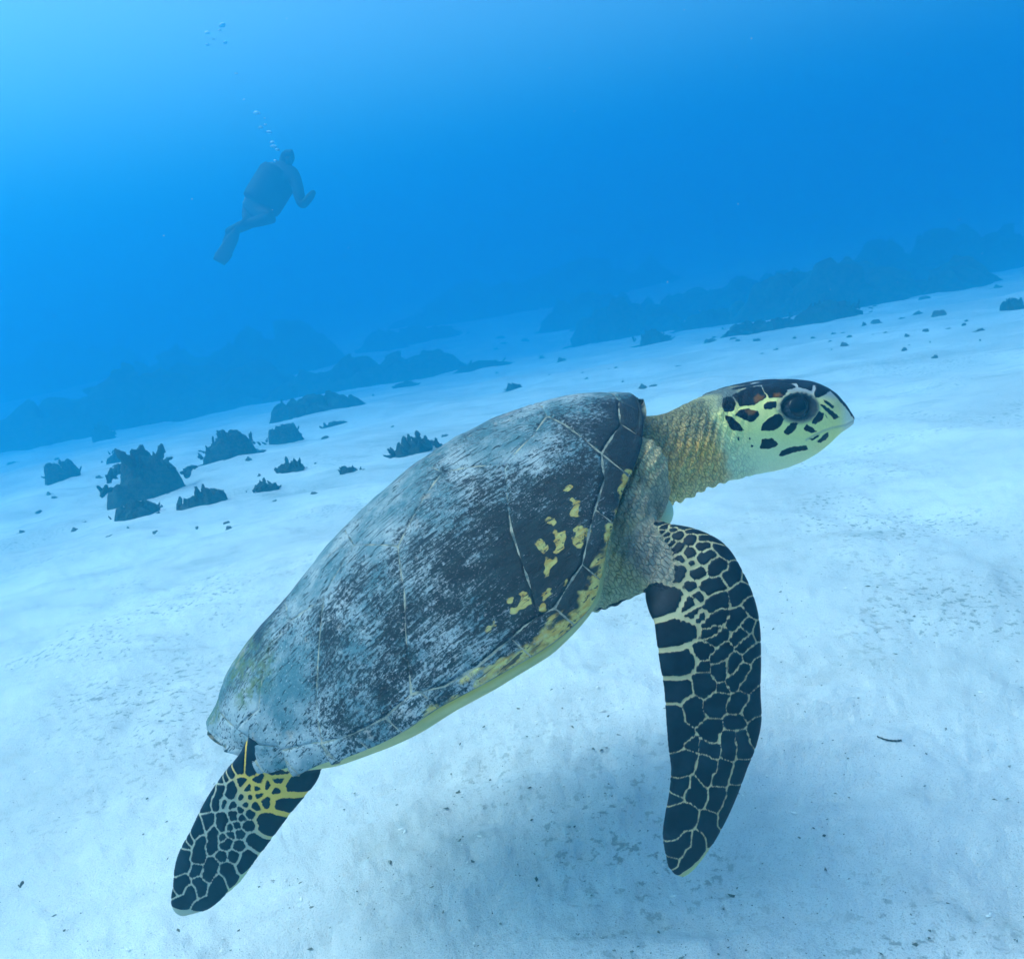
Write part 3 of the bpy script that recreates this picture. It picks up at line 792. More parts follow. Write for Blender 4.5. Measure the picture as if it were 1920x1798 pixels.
    # ragged scale borders on the golden trailing edge
    rx, ry = R2[mr].T
    trail = (rx - 466) * .76 + (ry - 1634) * .65           # distance from the trailing edge line, px
    c2 = np.minimum(c2, -(trail + 3) + 0 * trail) if False else c2 - 30 * sstep(trail, -7, 0)
    tip2 = sstep(ry - .15 * (rx - 330), 1696, 1706)
    m2 = c2 - 60 * tip2
    mark[mr] = np.where(W[mr, 1] > .25, m2, mark[mr])
    gold = sstep(rx + .55 * (1480 - ry), 430, 490) * sstep(ry, 1640, 1560)
    rcol = np.array([.42, .42, .30])[None] * np.ones((len(mr), 1))
    g = gold[:, None]; rcol = rcol * (1 - g) + np.array([.80, .50, .08]) * g
    ed_ = sstep(trail, -16, -3)[:, None] * .8; rcol = rcol * (1 - ed_) + np.array([.56, .62, .30]) * ed_
    a = Wr[mr][:, None]; col[mr] = col[mr] * (1 - a) + rcol * a
    # head plates
    hm = np.where(hw > .3)[0]; sd_ = np.full(len(hm), -9.0); jp = px[hm] + np.stack([fbm(P[hm] * 240, 2, 31), fbm(P[hm] * 240, 2, 32)], 1) * 1.3
    for p in HEADP: sd_ = np.maximum(sd_, poly_sd(jp, p))
    crown = np.minimum(px[hm][:, 1] * 0 + 5, (ss_top(px[hm]) - px[hm][:, 1]))
    eye_r = np.hypot((px[:, 0] - EYE[0]) / EYE[2], (px[:, 1] - EYE[1]) / EYE[3])
    sd_ = np.maximum(sd_, np.minimum(crown, 3)); sd_ = np.where(eye_r[hm] < 1.16, -4, sd_)
    mark[hm] = sd_
    br = np.full(n, -6.0)
    for p in BROWN: br[hm] = np.maximum(br[hm], poly_sd(jp, p))
    # eyelids
    lid = hw * sstep(eye_r, 1.38, 1.10)
    blend((.17, .18, .15), lid * .85); blend((.035, .045, .05), hw * sstep(eye_r, 1.08, 1.0))
    blend((.12, .15, .14), hw * sstep(px[:, 0], 1412, 1376) * sstep(px[:, 1] + .35 * (px[:, 0] - 1380), 768, 748))
    # small scales and folds of loose skin
    wrk = np.clip(nk + Wsk + Wf * 0, 0, 1); wrk[mf] = np.maximum(wrk[mf], grey[:, 0] * Wf[mf])
    wrk = np.clip(np.maximum(wrk, hw * (.10 + .55 * sstep(px[:, 0] - .3 * (px[:, 1] - 800), 1425, 1355))), 0, 1)
    ph = (px[:, 0] * .36 + px[:, 1] * .10) + 2.6 * fbm(P * 26, 2, 15)
    fold = np.sin(ph); fold = np.where(fold > 0, fold ** .6, -np.abs(fold) ** .9 * 1.3)
    brk = fbm(P * np.array([90, 90, 90]), 2, 19)
    amp = .0017 * nk * (1 - .55 * sstep(nkv, 850, 790)) * sstep(hx[iu], 1175, 1215)
    disp = amp * (fold + .8 * brk)
    ph2 = (px[:, 0] * .30 + px[:, 1] * .12) + 3.0 * fbm(P * 24, 2, 16)
    disp += .0013 * (Wsk + np.clip(wrk - nk - Wsk, 0, 1)) * (np.sin(ph2) + brk)
    # scale relief, eye sockets, mouth line, beak edge
    disp += np.where(mark > -5.5, .0007 * sstep(mark, -1.5, 2.5), 0) * np.clip(Wf + Wr + .6 * hw, 0, 1)
    disp += hw * (.0022 * np.exp(-((eye_r - 1.06) / .10) ** 2) * (1 + .5 * np.sin(np.arctan2(px[:, 1] - EYE[1], px[:, 0] - EYE[0]) * 17 + 3 * nz)) - .0010 * np.exp(-((eye_r - 1.24) / .06) ** 2) - .009 * sstep(eye_r, .98, .80))
    ml = np.array(_hz((1820, 560), (1700, 625), (1560, 650), (1440, 690), (1340, 740), (1230, 800)))
    dm = np.full(n, 99.0)
    for k in range(len(ml) - 1):
        e = ml[k + 1] - ml[k]; t = np.clip(((px - ml[k]) @ e) / (e @ e), 0, 1); dm = np.minimum(dm, np.hypot(*(px - ml[k] - t[:, None] * e).T))
    disp -= hw * .0016 * np.exp(-(dm / 2.2) ** 2) ; blend((.30, .33, .30), hw * .6 * np.exp(-(dm / 1.8) ** 2))
    # wrinkled skin: random fine mottling here, darker cell borders in the shader
    P2 = P + N0 * disp[:, None]
    col[:] = np.clip(col * (1 + .18 * nz2[:, None] * wrk[:, None]), .01, .9)
    me = mesh_np('body', P2, Fq)
    cattr(me, 'skin', col); fattr(me, 'mark', mark); fattr(me, 'brown', br); fattr(me, 'wrinkle', wrk); fattr(me, 'lid', lid)
    k = NT('turtle skin and scales', .6, .16); v = k.obj()
    mk = k.add(k.attr('mark'), k.mul(k.sub(k.noise(v, 420, 3, .6), .5), 1.1))
    f = k.st(mk, -.7, .7)
    wr = k.attr('wrinkle')
    skc = k.attr('skin', True)
    cel = k.vor(k.map(v, (1.7, 1, .8), (0, .25, 0)), 125, 'DISTANCE_TO_EDGE', .9)
    gro = k.mul(k.st(cel, .0, .12, 1.0, 0.0), wr)
    skc = k.mix(k.mul(gro, .5), skc, (.06, .07, .065))
    skc = k.mix(k.mul(k.st(k.noise(v, 60, 4, .65), .55, .75), k.mul(wr, .5)), skc, (.10, .12, .12))
    dark = k.mix(k.st(k.noise(v, 35, 4, .6), .4, .75), (.004, .008, .014), (.012, .022, .032))
    dark = k.mix(k.mul(k.st(k.attr('brown'), -3.0, 3.0), .8), dark, (.22, .085, .02))
    c = k.mix(f, skc, dark)
    k.base(c); k.rough(k.mix(f, (.75, .75, .75), (.52, .52, .52)))
    hgt = k.add(k.mul(k.st(mk, -1.5, 2.5), .35), k.mul(wr, k.add(k.mul(k.st(cel, 0, .22), .9), k.mul(k.noise(v, 210, 3, .6), .5))))
    hgt = k.add(hgt, k.mul(k.noise(v, 300, 3, .6), .12))
    k.bump(hgt, .8, .0028)
    o = link('body', me, k.m, turtle)
    o['label'] = 'turtle body with net-patterned dark scales on head and flippers'
    # eyes, set in both sockets
    for side in (1, -1):
        sel = np.where((hw > .5) & (eye_r < .75) & (lat * side > 0))[0]
        c = P2[sel].mean(0) if len(sel) else np.zeros(3)
        nr = N0[sel].mean(0); nr /= np.linalg.norm(nr)
        make_eye(c, nr, side)

def ss_top(px):                                  # crown line of the head in profile
    return np.interp(px[:, 0], [1380, 1420, 1470, 1510, 1545, 1570], [731, 723, 719, 720, 726, 742])

def make_eye(c, nr, side):
    k = bpy.data.materials.get('dark wet eye')
    if k is None:
        kk = NT('dark wet eye', .38, .25); v = kk.obj()
        kk.base(kk.mix(kk.st(kk.noise(v, 160, 3), .35, .7), (.012, .022, .030), (.06, .085, .095))); k = kk.m
        pp = NT('black pupil', .16, .4); pp.base((.004, .006, .008))
    z = Vector(nr); rot = z.to_track_quat('Z', 'Y')
    bm = bmesh.new(); bmesh.ops.create_uvsphere(bm, u_segments=40, v_segments=28, radius=.0208)
    bmesh.ops.scale(bm, vec=(1.10, .90, .62), verts=bm.verts)
    me = bpy.data.meshes.new('eye'); bm.to_mesh(me); bm.free(); me.polygons.foreach_set('use_smooth', [True] * len(me.polygons))
    o = link('eye', me, k, turtle); o.location = Vector(c) + z * (-.0030); o.rotation_euler = rot.to_euler()
    bm = bmesh.new(); bmesh.ops.create_uvsphere(bm, u_segments=32, v_segments=20, radius=.0140)
    bmesh.ops.scale(bm, vec=(1, 1, .36), verts=bm.verts)
    me = bpy.data.meshes.new('pupil'); bm.to_mesh(me); bm.free(); me.polygons.foreach_set('use_smooth', [True] * len(me.polygons))
    p = link('pupil', me, bpy.data.materials['black pupil'], o); p.location = (0, 0, .0090)
build_body()

# ------------------------------------------------------------------ reef outcrops, coral and rubble
def reef_material():
    k = NT('algae covered reef rock', .9, .1); v = k.obj()
    n = k.noise(v, 7, 5, .65); n2 = k.noise(v, 28, 4, .65)
    c = k.mix(k.st(n, .38, .66), (.030, .034, .026), (.085, .078, .055))
    c = k.mix(k.mul(k.st(n2, .58, .72), .5), c, (.16, .15, .12))
    k.base(c); k.bump(k.add(n2, k.mul(k.noise(v, 90, 3), .4)), .6, .02)
    return k.m
REEF = reef_material()
def coral_material(name, a, b):
    k = NT(name, .85, .15); v = k.obj()
    k.base(k.mix(k.st(k.noise(v, 40, 4, .65), .35, .68), a, b)); k.bump(k.noise(v, 160, 3), .5, .004)
    return k.m
CORAL = coral_material('dark soft coral', (.022, .026, .020), (.06, .055, .035))
RUBB = coral_material('dead coral rubble', (.05, .055, .045), (.14, .13, .10))

def lump_mesh(name, rx, ry, h, seed, bumps=7, rough=.34, nr=34, na=72, skirt=.10, soft=.30, spread=.62, bw=(.28, .55)):
    """craggy mound on the seabed: several overlapping knobs with ragged edges"""
    rg = np.random.default_rng(seed)
    r = np.linspace(0, 1, nr) ** .8; a = np.linspace(0, 2 * np.pi, na, endpoint=False)
    Rr, A = np.meshgrid(r, a, indexing='ij')
    edge = 1 + .28 * fbm(np.stack([np.cos(A) * 1.7, np.sin(A) * 1.7, 0 * A + seed * 3.7], -1), 3, seed)
    x = np.cos(A) * Rr * edge; y = np.sin(A) * Rr * edge
    z = np.zeros_like(x)
    for b in range(bumps):
        ang = rg.uniform(0, 2 * np.pi); rad = rg.uniform(0, spread); w = rg.uniform(*bw); hh = rg.uniform(.35, 1.0)
        d = np.hypot(x - math.cos(ang) * rad, y - math.sin(ang) * rad) / w
        z = np.maximum(z, hh * np.sqrt(np.clip(1 - d ** 2.2, 0, 1)))
    z0 = z.copy(); add = 0 * z
    for b in range(bumps * 9):
        ang = rg.uniform(0, 2 * np.pi); rad = rg.uniform(0, .85); w = rg.uniform(.03, .13)
        d = np.hypot(x - math.cos(ang) * rad, (y - math.sin(ang) * rad)) / w
        add = np.maximum(add, rg.uniform(.06, .24) * np.sqrt(np.clip(1 - d ** 2, 0, 1)) * (.4 + .6 * z0))
    z = z + add
    q = np.stack([x * rx, y * ry, z * h], -1); sc = 1 / max(.35 * h, .02)
    z = z * (1 + rough * .35 * fbm(q * sc * .7, 3, seed + 5)) * .82
    z = z * sstep(1 - Rr, -.02, soft)
    dx = .05 * fbm(q * sc * 1.3 + 4, 2, seed + 2); dy = .05 * fbm(q * sc * 1.3 + 11, 2, seed + 3)
    co = np.stack([(x + dx * sstep(1 - Rr, 0, .2)) * rx, (y + dy * sstep(1 - Rr, 0, .2)) * ry, z * h - skirt * h * Rr ** 4], -1)
    f = grid_faces(nr, na, True)[:, ::-1]
    co = co.reshape(-1, 3)
    return mesh_np(name, co, f[:, ::-1])

def on_floor(px, py):
    p, t = floor_pt(px, py)
    for k in range(40): p, t = floor_pt(px, py, .5 * p[2] + .5 * float(sand_h(p[0], p[1])))
    return p, t

def mound(name, px, py, wpx, hpx, label, cat, seed, depth=.55, group=None, mat=None, **kw):
    p, t = on_floor(px, py)
    m = t / FPX * 1.0
    rx = wpx * m / 2; h = hpx * m
    ry = max(rx * depth, h * .5)
    c = p + np.array([p[0], p[1], 0]) / np.hypot(p[0], p[1]) * ry * .8
    me = lump_mesh(name, rx, ry, h, seed, **kw)
    o = link(name, me, mat or REEF); o.location = (c[0], c[1], float(sand_h(c[0], c[1])) - .01 - .05 * h)
    o.rotation_euler = (0, 0, -math.atan2(p[0], p[1]))
    tag(o, label, cat, group)
    return o

BIG = dict(nr=70, na=170, bumps=34, rough=.6, soft=.35, spread=.86, bw=(.09, .30))
mound('reef_outcrop', 240, 805, 780, 124, 'broad dark reef outcrop behind the coral boulders, past the turtle tail', 'reef', 1, .6, **BIG)
mound('reef_outcrop', 60, 745, 546, 93, 'hazy rounded reef outcrop at the far end of the broad dark one', 'reef', 2, .6, **BIG)
mound('reef_outcrop', 450, 730, 494, 105, 'tall dark reef outcrop below the diver', 'reef', 3, .6, **BIG)
mound('reef_outcrop', 690, 725, 494, 58, 'long low reef outcrop rising from the sand toward the open water', 'reef', 4, .35, **BIG)
mound('reef_outcrop', 770, 650, 247, 37, 'small rounded reef outcrop behind the long low one', 'reef', 14, .5, **BIG)
mound('reef_outcrop', 1010, 580, 598, 74, 'faint reef outcrop on the sand behind the highest point of the shell', 'reef', 5, .4, **BIG)
mound('reef_outcrop', 1180, 632, 273, 80, 'dark reef outcrop with steep side behind the turtle neck', 'reef', 6, .7, **BIG)
mound('reef_outcrop', 1420, 625, 169, 29, 'low knobbly reef outcrop straight behind the turtle head', 'reef', 7, .4, **BIG)
mound('reef_outcrop', 1400, 585, 390, 68, 'wide reef outcrop beyond the low knobbly one behind the head', 'reef', 8, .5, **BIG)
mound('reef_outcrop', 1610, 575, 611, 111, 'largest hazy reef outcrop past the turtle beak', 'reef', 9, .5, **BIG)
mound('reef_outcrop', 1790, 520, 429, 93, 'high hazy reef outcrop where the far sand ends', 'reef', 10, .5, **BIG)
mound('reef_outcrop', 880, 600, 338, 43, 'pale hazy reef outcrop between the long low one and the faint one', 'reef', 12, .5, **BIG)

mound('reef_outcrop', 330, 770, 420, 80, 'ragged low reef patch in front of the tall outcrop below the diver', 'reef', 71, .4, **BIG)
mound('reef_outcrop', 590, 775, 200, 46, 'narrow reef patch joining the long low outcrop to the boulders', 'reef', 72, .4, **BIG)
mound('reef_outcrop', 1290, 600, 260, 50, 'ragged reef patch between the steep outcrop and the wide one behind the head', 'reef', 73, .4, **BIG)
mound('reef_outcrop', 1700, 545, 330, 60, 'ragged low reef patch between the largest hazy outcrop and the high one', 'reef', 74, .4, **BIG)
mound('reef_outcrop', 1100, 610, 240, 55, 'ragged reef patch beside the steep sided outcrop behind the neck', 'reef', 75, .4, **BIG)

MED = dict(nr=40, na=90, bumps=10, rough=.48)
G1 = 'coral boulders on the sand behind the turtle'
def branch_mesh(seed):
    rg = np.random.default_rng(seed); n, m = 9, 7
    t = np.linspace(0, 1, n); bend = rg.uniform(-.3, .3, 2)
    c = np.stack([bend[0] * t ** 2, bend[1] * t ** 2, t], 1)
    r = .17 * (1 - .35 * t) * (1 + .30 * rg.uniform(-1, 1, n)); r[-1] *= .55
    a = np.linspace(0, 2 * np.pi, m, endpoint=False)
    secs = c[:, None] + np.stack([np.cos(a), np.sin(a), 0 * a], -1)[None] * r[:, None, None] * (1 + .2 * rg.uniform(-1, 1, (n, m)))[..., None]
    co, f = tube_loft(secs)
    return mesh_np('branch', co, f)
BR = [branch_mesh(100 + k) for k in range(5)]
for b in BR: b.materials.append(CORAL)

def stub_z(s): return .9 if s < 1 else .35

def branching(px, py, wpx, hpx, label, seed, n=20, name='branching_coral', group='branching corals on the sand', base=.55, stub=1.0):
    p, t = on_floor(px, py); m = t / FPX; rx = wpx * m / 2; h = hpx * m
    rg = random.Random(seed)
    root = link(name, None); root.location = (p[0], p[1] + rx * .3, float(sand_h(p[0], p[1])) - .01)
    root.rotation_euler = (0, 0, -math.atan2(p[0], p[1]))
    tag(root, label, 'coral', group)
    me = lump_mesh('base', rx * .92, max(rx * .5, h * .6), h * base, seed, nr=34, na=70, bumps=10, rough=.5)
    link('base', me, CORAL, root)
    for i in range(n):
        o = link('branch', BR[i % 5], None, root)
        x = rg.uniform(-.85, .85); y = rg.uniform(-.5, .5)
        o.location = (x * rx, y * max(rx * .5, h * .6), h * base * .75 * (1 - abs(x) ** 1.6) * stub_z(stub))
        s = h * rg.uniform(.28, .62) * (1 - .35 * abs(x)) * stub; w = s * rg.uniform(.8, 1.5)
        o.scale = (w, w, s)
        o.rotation_euler = (rg.uniform(-.7, .7), x * 1.2 + rg.uniform(-.5, .5), rg.uniform(0, 6.28))
    return root
branching(778, 850, 112, 52, 'dark spiky branching coral right behind the edge of the shell', 51, 26)
branching(657, 886, 52, 26, 'small branching coral halfway between the spiky coral and the boulders', 52, 14)
branching(378, 948, 112, 54, 'wide branching coral beside the largest boulder', 53, 26)
branching(492, 921, 66, 34, 'spiky low branching coral next to the wide one', 54, 18)
branching(546, 884, 76, 40, 'slanting branching coral beyond the spiky low one', 55, 18)
branching(762, 725, 64, 20, 'thin branching coral at the foot of the long low reef', 56, 14)
branching(963, 730, 36, 26, 'stubby branching coral on the sand above the shell', 57, 10)
branching(905, 690, 120, 22, 'strung-out branching coral between stubby coral and reef', 58, 20)
branching(625, 800, 60, 18, 'flat branching coral near the coral boulders', 59, 12)

branching(265, 935, 199, 123, 'largest dark coral boulder on the sand, in front of the broad reef outcrop', 21, 31, 'coral_boulder', G1, .80, .55)
branching(250, 972, 110, 42, 'flat coral boulder at the foot of the largest boulder', 22, 17, 'coral_boulder', G1, .80, .55)
branching(112, 902, 84, 50, 'domed coral boulder alone at the end of the boulder row', 23, 13, 'coral_boulder', G1, .80, .55)
branching(190, 825, 54, 44, 'small round coral boulder between the domed boulder and the reef', 24, 10, 'coral_boulder', G1, .80, .55)
branching(430, 860, 141, 69, 'oval coral boulder between the branching corals and the tall reef outcrop', 25, 22, 'coral_boulder', G1, .80, .55)
branching(532, 832, 86, 48, 'coral boulder beside the oval one, toward the long low reef', 26, 13, 'coral_boulder', G1, .80, .55)
branching(215, 868, 63, 35, 'small coral boulder leaning on the back of the largest boulder', 27, 10, 'coral_boulder', G1, .80, .55)
branching(1902, 581, 52, 31, 'dark rounded coral boulder on the far sand beyond the rubble', 28, 10, 'coral_boulder', G1, .80, .55)
branching(1225, 645, 99, 35, 'low coral boulder at the foot of the steep sided outcrop', 29, 15, 'coral_boulder', G1, .80, .55)
branching(1345, 610, 157, 37, 'long coral boulder beside the low knobbly reef outcrop', 30, 25, 'coral_boulder', G1, .80, .55)
branching(1560, 600, 199, 46, 'low coral boulder at the foot of the largest hazy outcrop', 31, 31, 'coral_boulder', G1, .80, .55)

RB = [lump_mesh('coral_fragment', .5, .33, .42, 300 + k, nr=14, na=26, bumps=5, rough=.5) for k in range(6)]
for b in RB: b.materials.append(RUBB)
def rubble(px, py, wpx, k, label='small piece of dead coral rubble lying loose on the open sand'):
    p, t = on_floor(px, py); m = t / FPX
    o = link('coral_fragment', RB[k % 6]); s = wpx * m
    o.location = (p[0], p[1], float(sand_h(p[0], p[1])) - .004); o.scale = (s, s, s * random.uniform(.45, .95)); o.rotation_euler = (0, 0, random.uniform(0, 6.28))
    tag(o, label, 'coral', 'loose coral rubble on the open sand')
for k, (x, y, w) in enumerate([(1072, 621, 26), (1052, 678, 30), (1205, 727, 26), (1228, 724, 30), (1270, 687, 18), (1455, 656, 20), (1525, 634, 18), (1490, 635, 24), (1592, 633, 18), (1645, 606, 34), (1697, 657, 24),
                               (1762, 591, 40), (1835, 620, 30), (1870, 540, 30), (1333, 641, 34), (1385, 640, 20), (880, 625, 16), (930, 655, 20), (985, 640, 24), (1100, 710, 14), (1092, 700, 12), (1168, 716, 12), (1015, 668, 14),
                               (980, 770, 12), (1735, 622, 24), (1620, 610, 20), (1155, 690, 12), (870, 690, 24), (735, 800, 16), (610, 822, 22), (590, 870, 14), (525, 878, 14), (140, 995, 24), (40, 998, 22), (70, 962, 26), (20, 870, 30),
                               (455, 845, 16), (700, 742, 14), (835, 818, 22), (1430, 663, 14), (1560, 655, 10), (1660, 720, 10), (930, 700, 18), (1120, 640, 20), (1290, 610, 30), (1680, 560, 40), (1500, 590, 36), (1735, 560, 30)]):
    rubble(x, y, w, k)
_rr = random.Random(77)
for k in range(46): rubble(_rr.uniform(860, 1900), 640 - .085 * (_rr.uniform(860, 1900) - 860) + _rr.uniform(-40, 70), _rr.uniform(9, 30) * _rr.uniform(.6, 1.1), k)
for k in range(24): rubble(_rr.uniform(0, 620), _rr.uniform(860, 1010), _rr.uniform(9, 30), k + 3)
rubble(1840, 1372, 22, 3, 'thin dark debris flake on the near sand beyond the front flipper')
rubble(42, 1652, 30, 4, 'flat dark debris flake on the near sand past the hind flipper')

# ------------------------------------------------------------------ grit, shell chips, twig
def chips(name, n, seed, smin, smax, cols, label, near=(.75, 6.5), flat=.4):
    rg = np.random.default_rng(seed)
    r = near[0] * (near[1] / near[0]) ** rg.uniform(0, 1, n); a = rg.uniform(-.75, .75, n)
    x = np.sin(a) * r; y = np.cos(a) * r
    cl = fbm(np.stack([x, y, 0 * x], -1) * 1.1, 2, seed); keep = rg.uniform(-1.0, .9, n) < cl + .15
    x, y, r = x[keep], y[keep], r[keep]; n = len(x)
    s = smin * (smax / smin) ** (rg.uniform(0, 1, n) ** 2.2)
    z = sand_h(x, y)
    base = np.array([(1, 0, 0), (.2, .8, 0), (-.9, .3, 0), (-.3, -.75, 0), (.1, .05, 1.0)], float)
    f0 = np.array([(0, 1, 4), (1, 2, 4), (2, 3, 4), (3, 0, 4)])
    an = rg.uniform(0, 6.28, n); jit = rg.uniform(.55, 1.35, (n, 5, 1))
    B = base[None] * jit * s[:, None, None]
    B[..., 2] *= flat * rg.uniform(.6, 1.6, n)[:, None]; B[..., 0] *= rg.uniform(.8, 1.9, n)[:, None]
    c, sn_ = np.cos(an)[:, None], np.sin(an)[:, None]
    X = B[..., 0] * c - B[..., 1] * sn_ + x[:, None]; Y = B[..., 0] * sn_ + B[..., 1] * c + y[:, None]
    co = np.stack([X, Y, B[..., 2] + z[:, None] + .0005], -1).reshape(-1, 3)
    f = (f0[None] + 5 * np.arange(n)[:, None, None]).reshape(-1, 3)
    k = NT(name, .8, .2); k.base(k.mix(k.st(k.noise(k.obj(), 90, 2), .4, .62), *cols))
    o = link(name, mesh_np(name, co, f, False), k.m); tag(o, label, 'grit', kind='stuff')
chips('dark_grit', 6500, 5, .0008, .0042, ((.10, .11, .09), (.26, .26, .22)), 'scattered dark coral grit on the pale sand')
chips('shell_chips', 4200, 6, .0008, .004, ((.70, .68, .62), (.82, .80, .76)), 'scattered white shell chips on the pale sand')

def twig():
    pts = np.array([on_floor(*q)[0] for q in ((1645, 1384), (1662, 1390), (1678, 1392), (1690, 1391))])
    pts[:, 2] += .004; c = catmull(pts, 24); a = np.linspace(0, 2 * np.pi, 8, endpoint=False)
    secs = c[:, None] + np.stack([0 * a, np.cos(a), np.sin(a)], -1)[None] * (.0016 * (1 + .3 * np.sin(np.arange(24) * 1.7)))[:, None, None]
    co, f = tube_loft(secs); o = link('twig', mesh_np('twig', co, f), RUBB)
    tag(o, 'thin curved dark twig lying on the sand beyond the front flipper', 'twig')
twig()

# ------------------------------------------------------------------ the diver and the bubbles
DV = 12.0
def diver():
    SUITE = NT('black wetsuit', .7, .2); SUITE.base(SUITE.mix(SUITE.noise(SUITE.obj(), 9), (.012, .013, .016), (.03, .032, .036)))
    FIN = NT('dark rubber fin', .6, .3); FIN.base(FIN.mix(FIN.noise(FIN.obj(), 12), (.012, .014, .018), (.03, .03, .04)))
    TANK = NT('worn metal tank', .45, .4); TANK.base(TANK.mix(TANK.noise(TANK.obj(), 14), (.10, .11, .12), (.22, .23, .22)))
    root = link('person', None)
    o = wpt(480, 430, DV); root.location = o
    tag(root, 'scuba diver in black wetsuit with fins hanging upright in blue water, arm bent', 'person')
    J = {}
    def j(n, px, py, d=0.0): J[n] = wpt(px, py, DV + d) - o
    j('pelvis', 478, 395); j('waist', 497, 368); j('chest', 520, 338); j('neck', 533, 308); j('head', 540, 296); j('crown', 541, 284)
    j('shR', 552, 328, -.12); j('elR', 566, 388, -.22); j('haR', 585, 365, -.30); j('fiR', 590, 357, -.32)
    j('shL', 503, 322, .14); j('elL', 486, 362, .26); j('haL', 508, 392, .05); j('fiL', 516, 396, .0)
    j('hipR', 486, 402, -.09); j('knR', 512, 408, -.35); j('anR', 448, 424, -.10); j('ftR', 436, 432, -.06)
    j('hipL', 468, 398, .09); j('knL', 466, 420, -.20); j('anL', 430, 434, .18); j('ftL', 424, 440, .16)
    E = [('pelvis', 'waist'), ('waist', 'chest'), ('chest', 'neck'), ('neck', 'head'), ('head', 'crown'), ('chest', 'shR'), ('shR', 'elR'), ('elR', 'haR'), ('haR', 'fiR'), ('chest', 'shL'), ('shL', 'elL'), ('elL', 'haL'), ('haL', 'fiL'),
         ('pelvis', 'hipR'), ('hipR', 'knR'), ('knR', 'anR'), ('anR', 'ftR'), ('pelvis', 'hipL'), ('hipL', 'knL'), ('knL', 'anL'), ('anL', 'ftL')]
    RAD = dict(pelvis=.125, waist=.12, chest=.15, neck=.058, head=.078, crown=.058, shR=.07, elR=.048, haR=.035, fiR=.022, shL=.07, elL=.048, haL=.035, fiL=.022, hipR=.095, knR=.062, anR=.042, ftR=.035, hipL=.095, knL=.062, anL=.042, ftL=.035)
    names = list(J)
    me = bpy.data.meshes.new('diver'); me.from_pydata([tuple(J[n]) for n in names], [(names.index(a), names.index(b)) for a, b in E], []); me.update()
    tmp = bpy.data.objects.new('tmp', me); COL.objects.link(tmp)
    sk = tmp.modifiers.new('s', 'SKIN'); sb = tmp.modifiers.new('u', 'SUBSURF'); sb.levels = 2; sb.render_levels = 2
    for i, n in enumerate(names):
        v = me.skin_vertices[0].data[i]; v.radius = (RAD[n] * DV / 8.0, RAD[n] * DV / 8.0); v.use_root = n == 'pelvis'
    ev = tmp.evaluated_get(bpy.context.evaluated_depsgraph_get())
    bm_ = bpy.data.meshes.new_from_object(ev); bpy.data.objects.remove(tmp)
    bm_.name = 'body'; bm_.polygons.foreach_set('use_smooth', [True] * len(bm_.polygons)); bm_.materials.clear()
    link('body', bm_, SUITE.m, root)
    # fins: tapered blades from the feet
    def fin(a, b, wid, side):
        a, b = np.array(a), np.array(b); ax = (b - a); ln = np.linalg.norm(ax); ax /= ln
        sd_ = np.cross(ax, side); sd_ /= np.linalg.norm(sd_); nn = np.cross(ax, sd_)
        n, m = 14, 12; ang = np.linspace(0, 2 * np.pi, m, endpoint=False); t = np.linspace(0, 1, n)
        w = wid * DV / 8.0 * np.interp(t, [0, .18, .3, .85, 1], [.45, .5, .75, 1, .8]); th = np.interp(t, [0, .2, .35, 1], [.045, .045, .018, .008])
        c = a + ax * (t * ln)[:, None] + nn * (.12 * ln * t ** 2)[:, None]
        secs = c[:, None] + sd_ * (np.cos(ang)[None] * w[:, None])[..., None] + nn * (np.sin(ang)[None] * th[:, None])[..., None]
        co, f = tube_loft(secs); link('fin', mesh_np('fin', co, f), FIN.m, root)
    vw = np.array([.35, 1.0, .1])
    fin(J['anR'], wpt(414, 494, DV - .05) - o, .075, vw); fin(J['anL'], wpt(424, 488, DV + .2) - o, .075, vw)
    # tank on the back, jacket, mask, regulator
    def cyl(name, a, b, r, mat, n=12, m=20):
        a, b = np.array(a), np.array(b); ax = b - a; ln = np.linalg.norm(ax); ax /= ln
        s1 = np.cross(ax, [0, 1, .2]); s1 /= np.linalg.norm(s1); s2 = np.cross(ax, s1); ang = np.linspace(0, 2 * np.pi, m, endpoint=False)
        t = np.linspace(0, 1, n); rr_ = r * DV / 8.0 * np.sqrt(np.clip(np.interp(t, [0, .06, .12, .86, .94, 1], [.35, .8, 1, 1, .7, .15]), .05, 1))
        secs = (a + ax * (t * ln)[:, None])[:, None] + (s1 * np.cos(ang)[:, None] + s2 * np.sin(ang)[:, None])[None] * rr_[:, None, None]
        co, f = tube_loft(secs); return link(name, mesh_np(name, co, f), mat, root)
    cyl('air_tank', wpt(466, 398, DV + .17) - o, wpt(516, 308, DV + .19) - o, .092, TANK.m)
    cyl('buoyancy_jacket', wpt(484, 392, DV + .02) - o, wpt(530, 318, DV + .02) - o, .185, SUITE.m)
    cyl('mask', wpt(533, 291, DV - .10) - o, wpt(551, 290, DV - .10) - o, .045, FIN.m)
    cyl('regulator', wpt(536, 301, DV - .13) - o, wpt(546, 302, DV - .13) - o, .038, FIN.m)
diver()

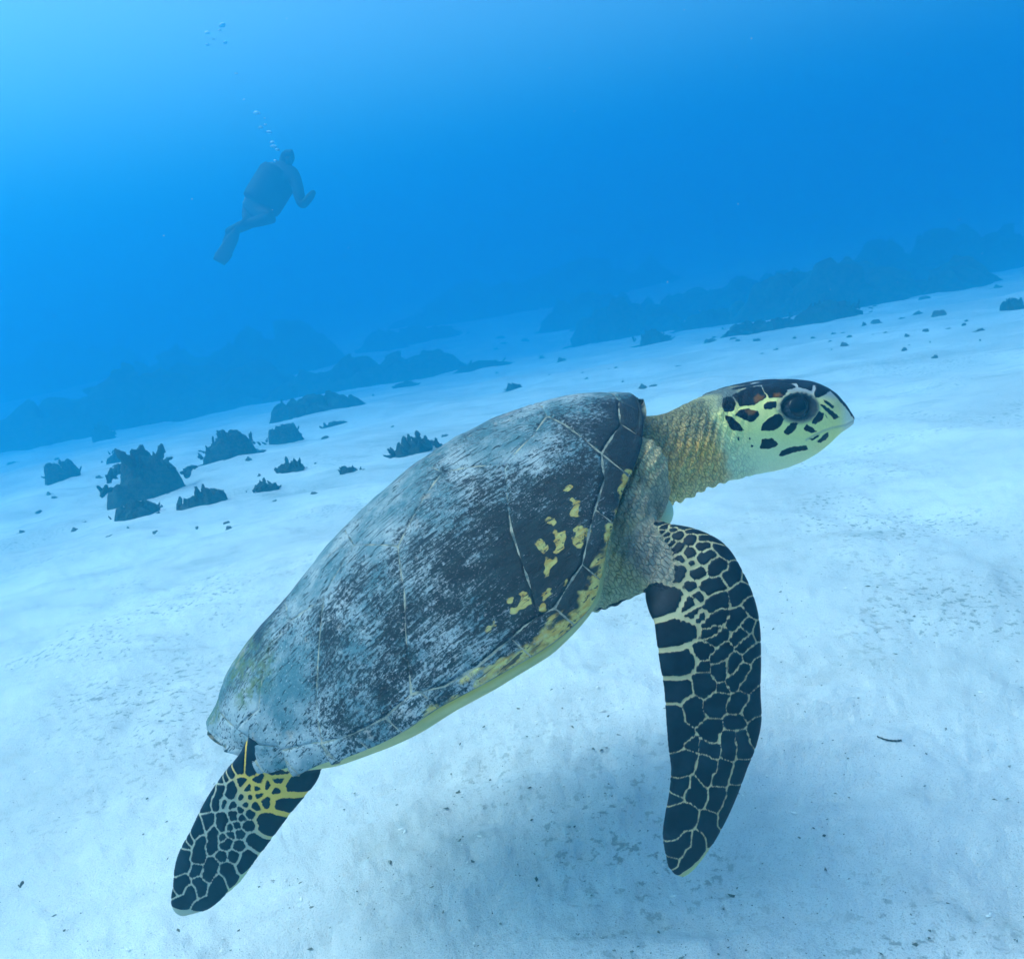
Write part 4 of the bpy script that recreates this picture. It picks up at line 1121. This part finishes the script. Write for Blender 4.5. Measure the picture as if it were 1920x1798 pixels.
def bubbles():
    k = NT('air bubble', .08, .5); k.base((.9, .93, .95)); k.b.inputs['Transmission Weight'].default_value = .15; k.b.inputs['IOR'].default_value = 1.15
    rg = random.Random(4); ms = []
    for q in range(3):
        bm = bmesh.new(); bmesh.ops.create_icosphere(bm, subdivisions=3, radius=1)
        for v in bm.verts: v.co.z *= .62 - .22 * (v.co.z < 0); v.co *= 1 + .10 * math.sin(3 * v.co.x + q * 2) * math.cos(2 * v.co.y + q)
        me = bpy.data.meshes.new('air_bubble'); bm.to_mesh(me); bm.free(); me.polygons.foreach_set('use_smooth', [True] * len(me.polygons)); me.materials.append(k.m); ms.append(me)
    sp = [(265, 98, 14), (170, 145, 11), (210, 186, 6), (285, 210, 8), (170, 225, 8), (250, 130, 7), (490, 665, 13), (515, 760, 9), (570, 790, 11), (545, 740, 6), (590, 856, 9), (600, 884, 12), (610, 975, 7), (650, 992, 6), (648, 1068, 5), (625, 905, 9), (405, 578, 5), (355, 410, 6), (540, 700, 4)]
    for i, (x, y, d) in enumerate(sp):
        o = link('air_bubble', ms[i % 3]); o.location = wpt(340 + x / 3.4583, 20 + y / 3.4583, DV + rg.uniform(-.25, .25)); s = d / 2 * DV / FPX
        o.scale = (s, s, s); o.rotation_euler = (rg.uniform(-.3, .3), rg.uniform(-.3, .3), rg.uniform(0, 6))
        tag(o, 'air bubble rising above the scuba diver', 'bubble', 'air bubbles rising from the diver')
bubbles()

def snow():
    rg = np.random.default_rng(3); n = 150
    d = rg.uniform(1.4, 5, n); P = wpt(rg.uniform(0, PW, n), rg.uniform(0, PH, n), d); P = P[P[:, 2] > .05]
    n = len(P); oc = np.array([(1, 0, 0), (-1, 0, 0), (0, 1, 0), (0, -1, 0), (0, 0, 1), (0, 0, -1)], float)
    f0 = np.array([(0, 2, 4), (2, 1, 4), (1, 3, 4), (3, 0, 4), (2, 0, 5), (1, 2, 5), (3, 1, 5), (0, 3, 5)])
    s = rg.uniform(.0006, .0016, n)
    co = (P[:, None] + oc[None] * s[:, None, None] * rg.uniform(.5, 1.4, (n, 6, 1))).reshape(-1, 3); f = (f0[None] + 6 * np.arange(n)[:, None, None]).reshape(-1, 3)
    k = NT('drifting plankton', .8, .1); k.base(k.mix(k.noise(k.obj(), 3), (.5, .55, .55), (.75, .78, .76)))
    tag(link('plankton_specks', mesh_np('plankton_specks', co, f), k.m), 'tiny pale plankton specks drifting in the water', 'plankton', kind='stuff')
snow()
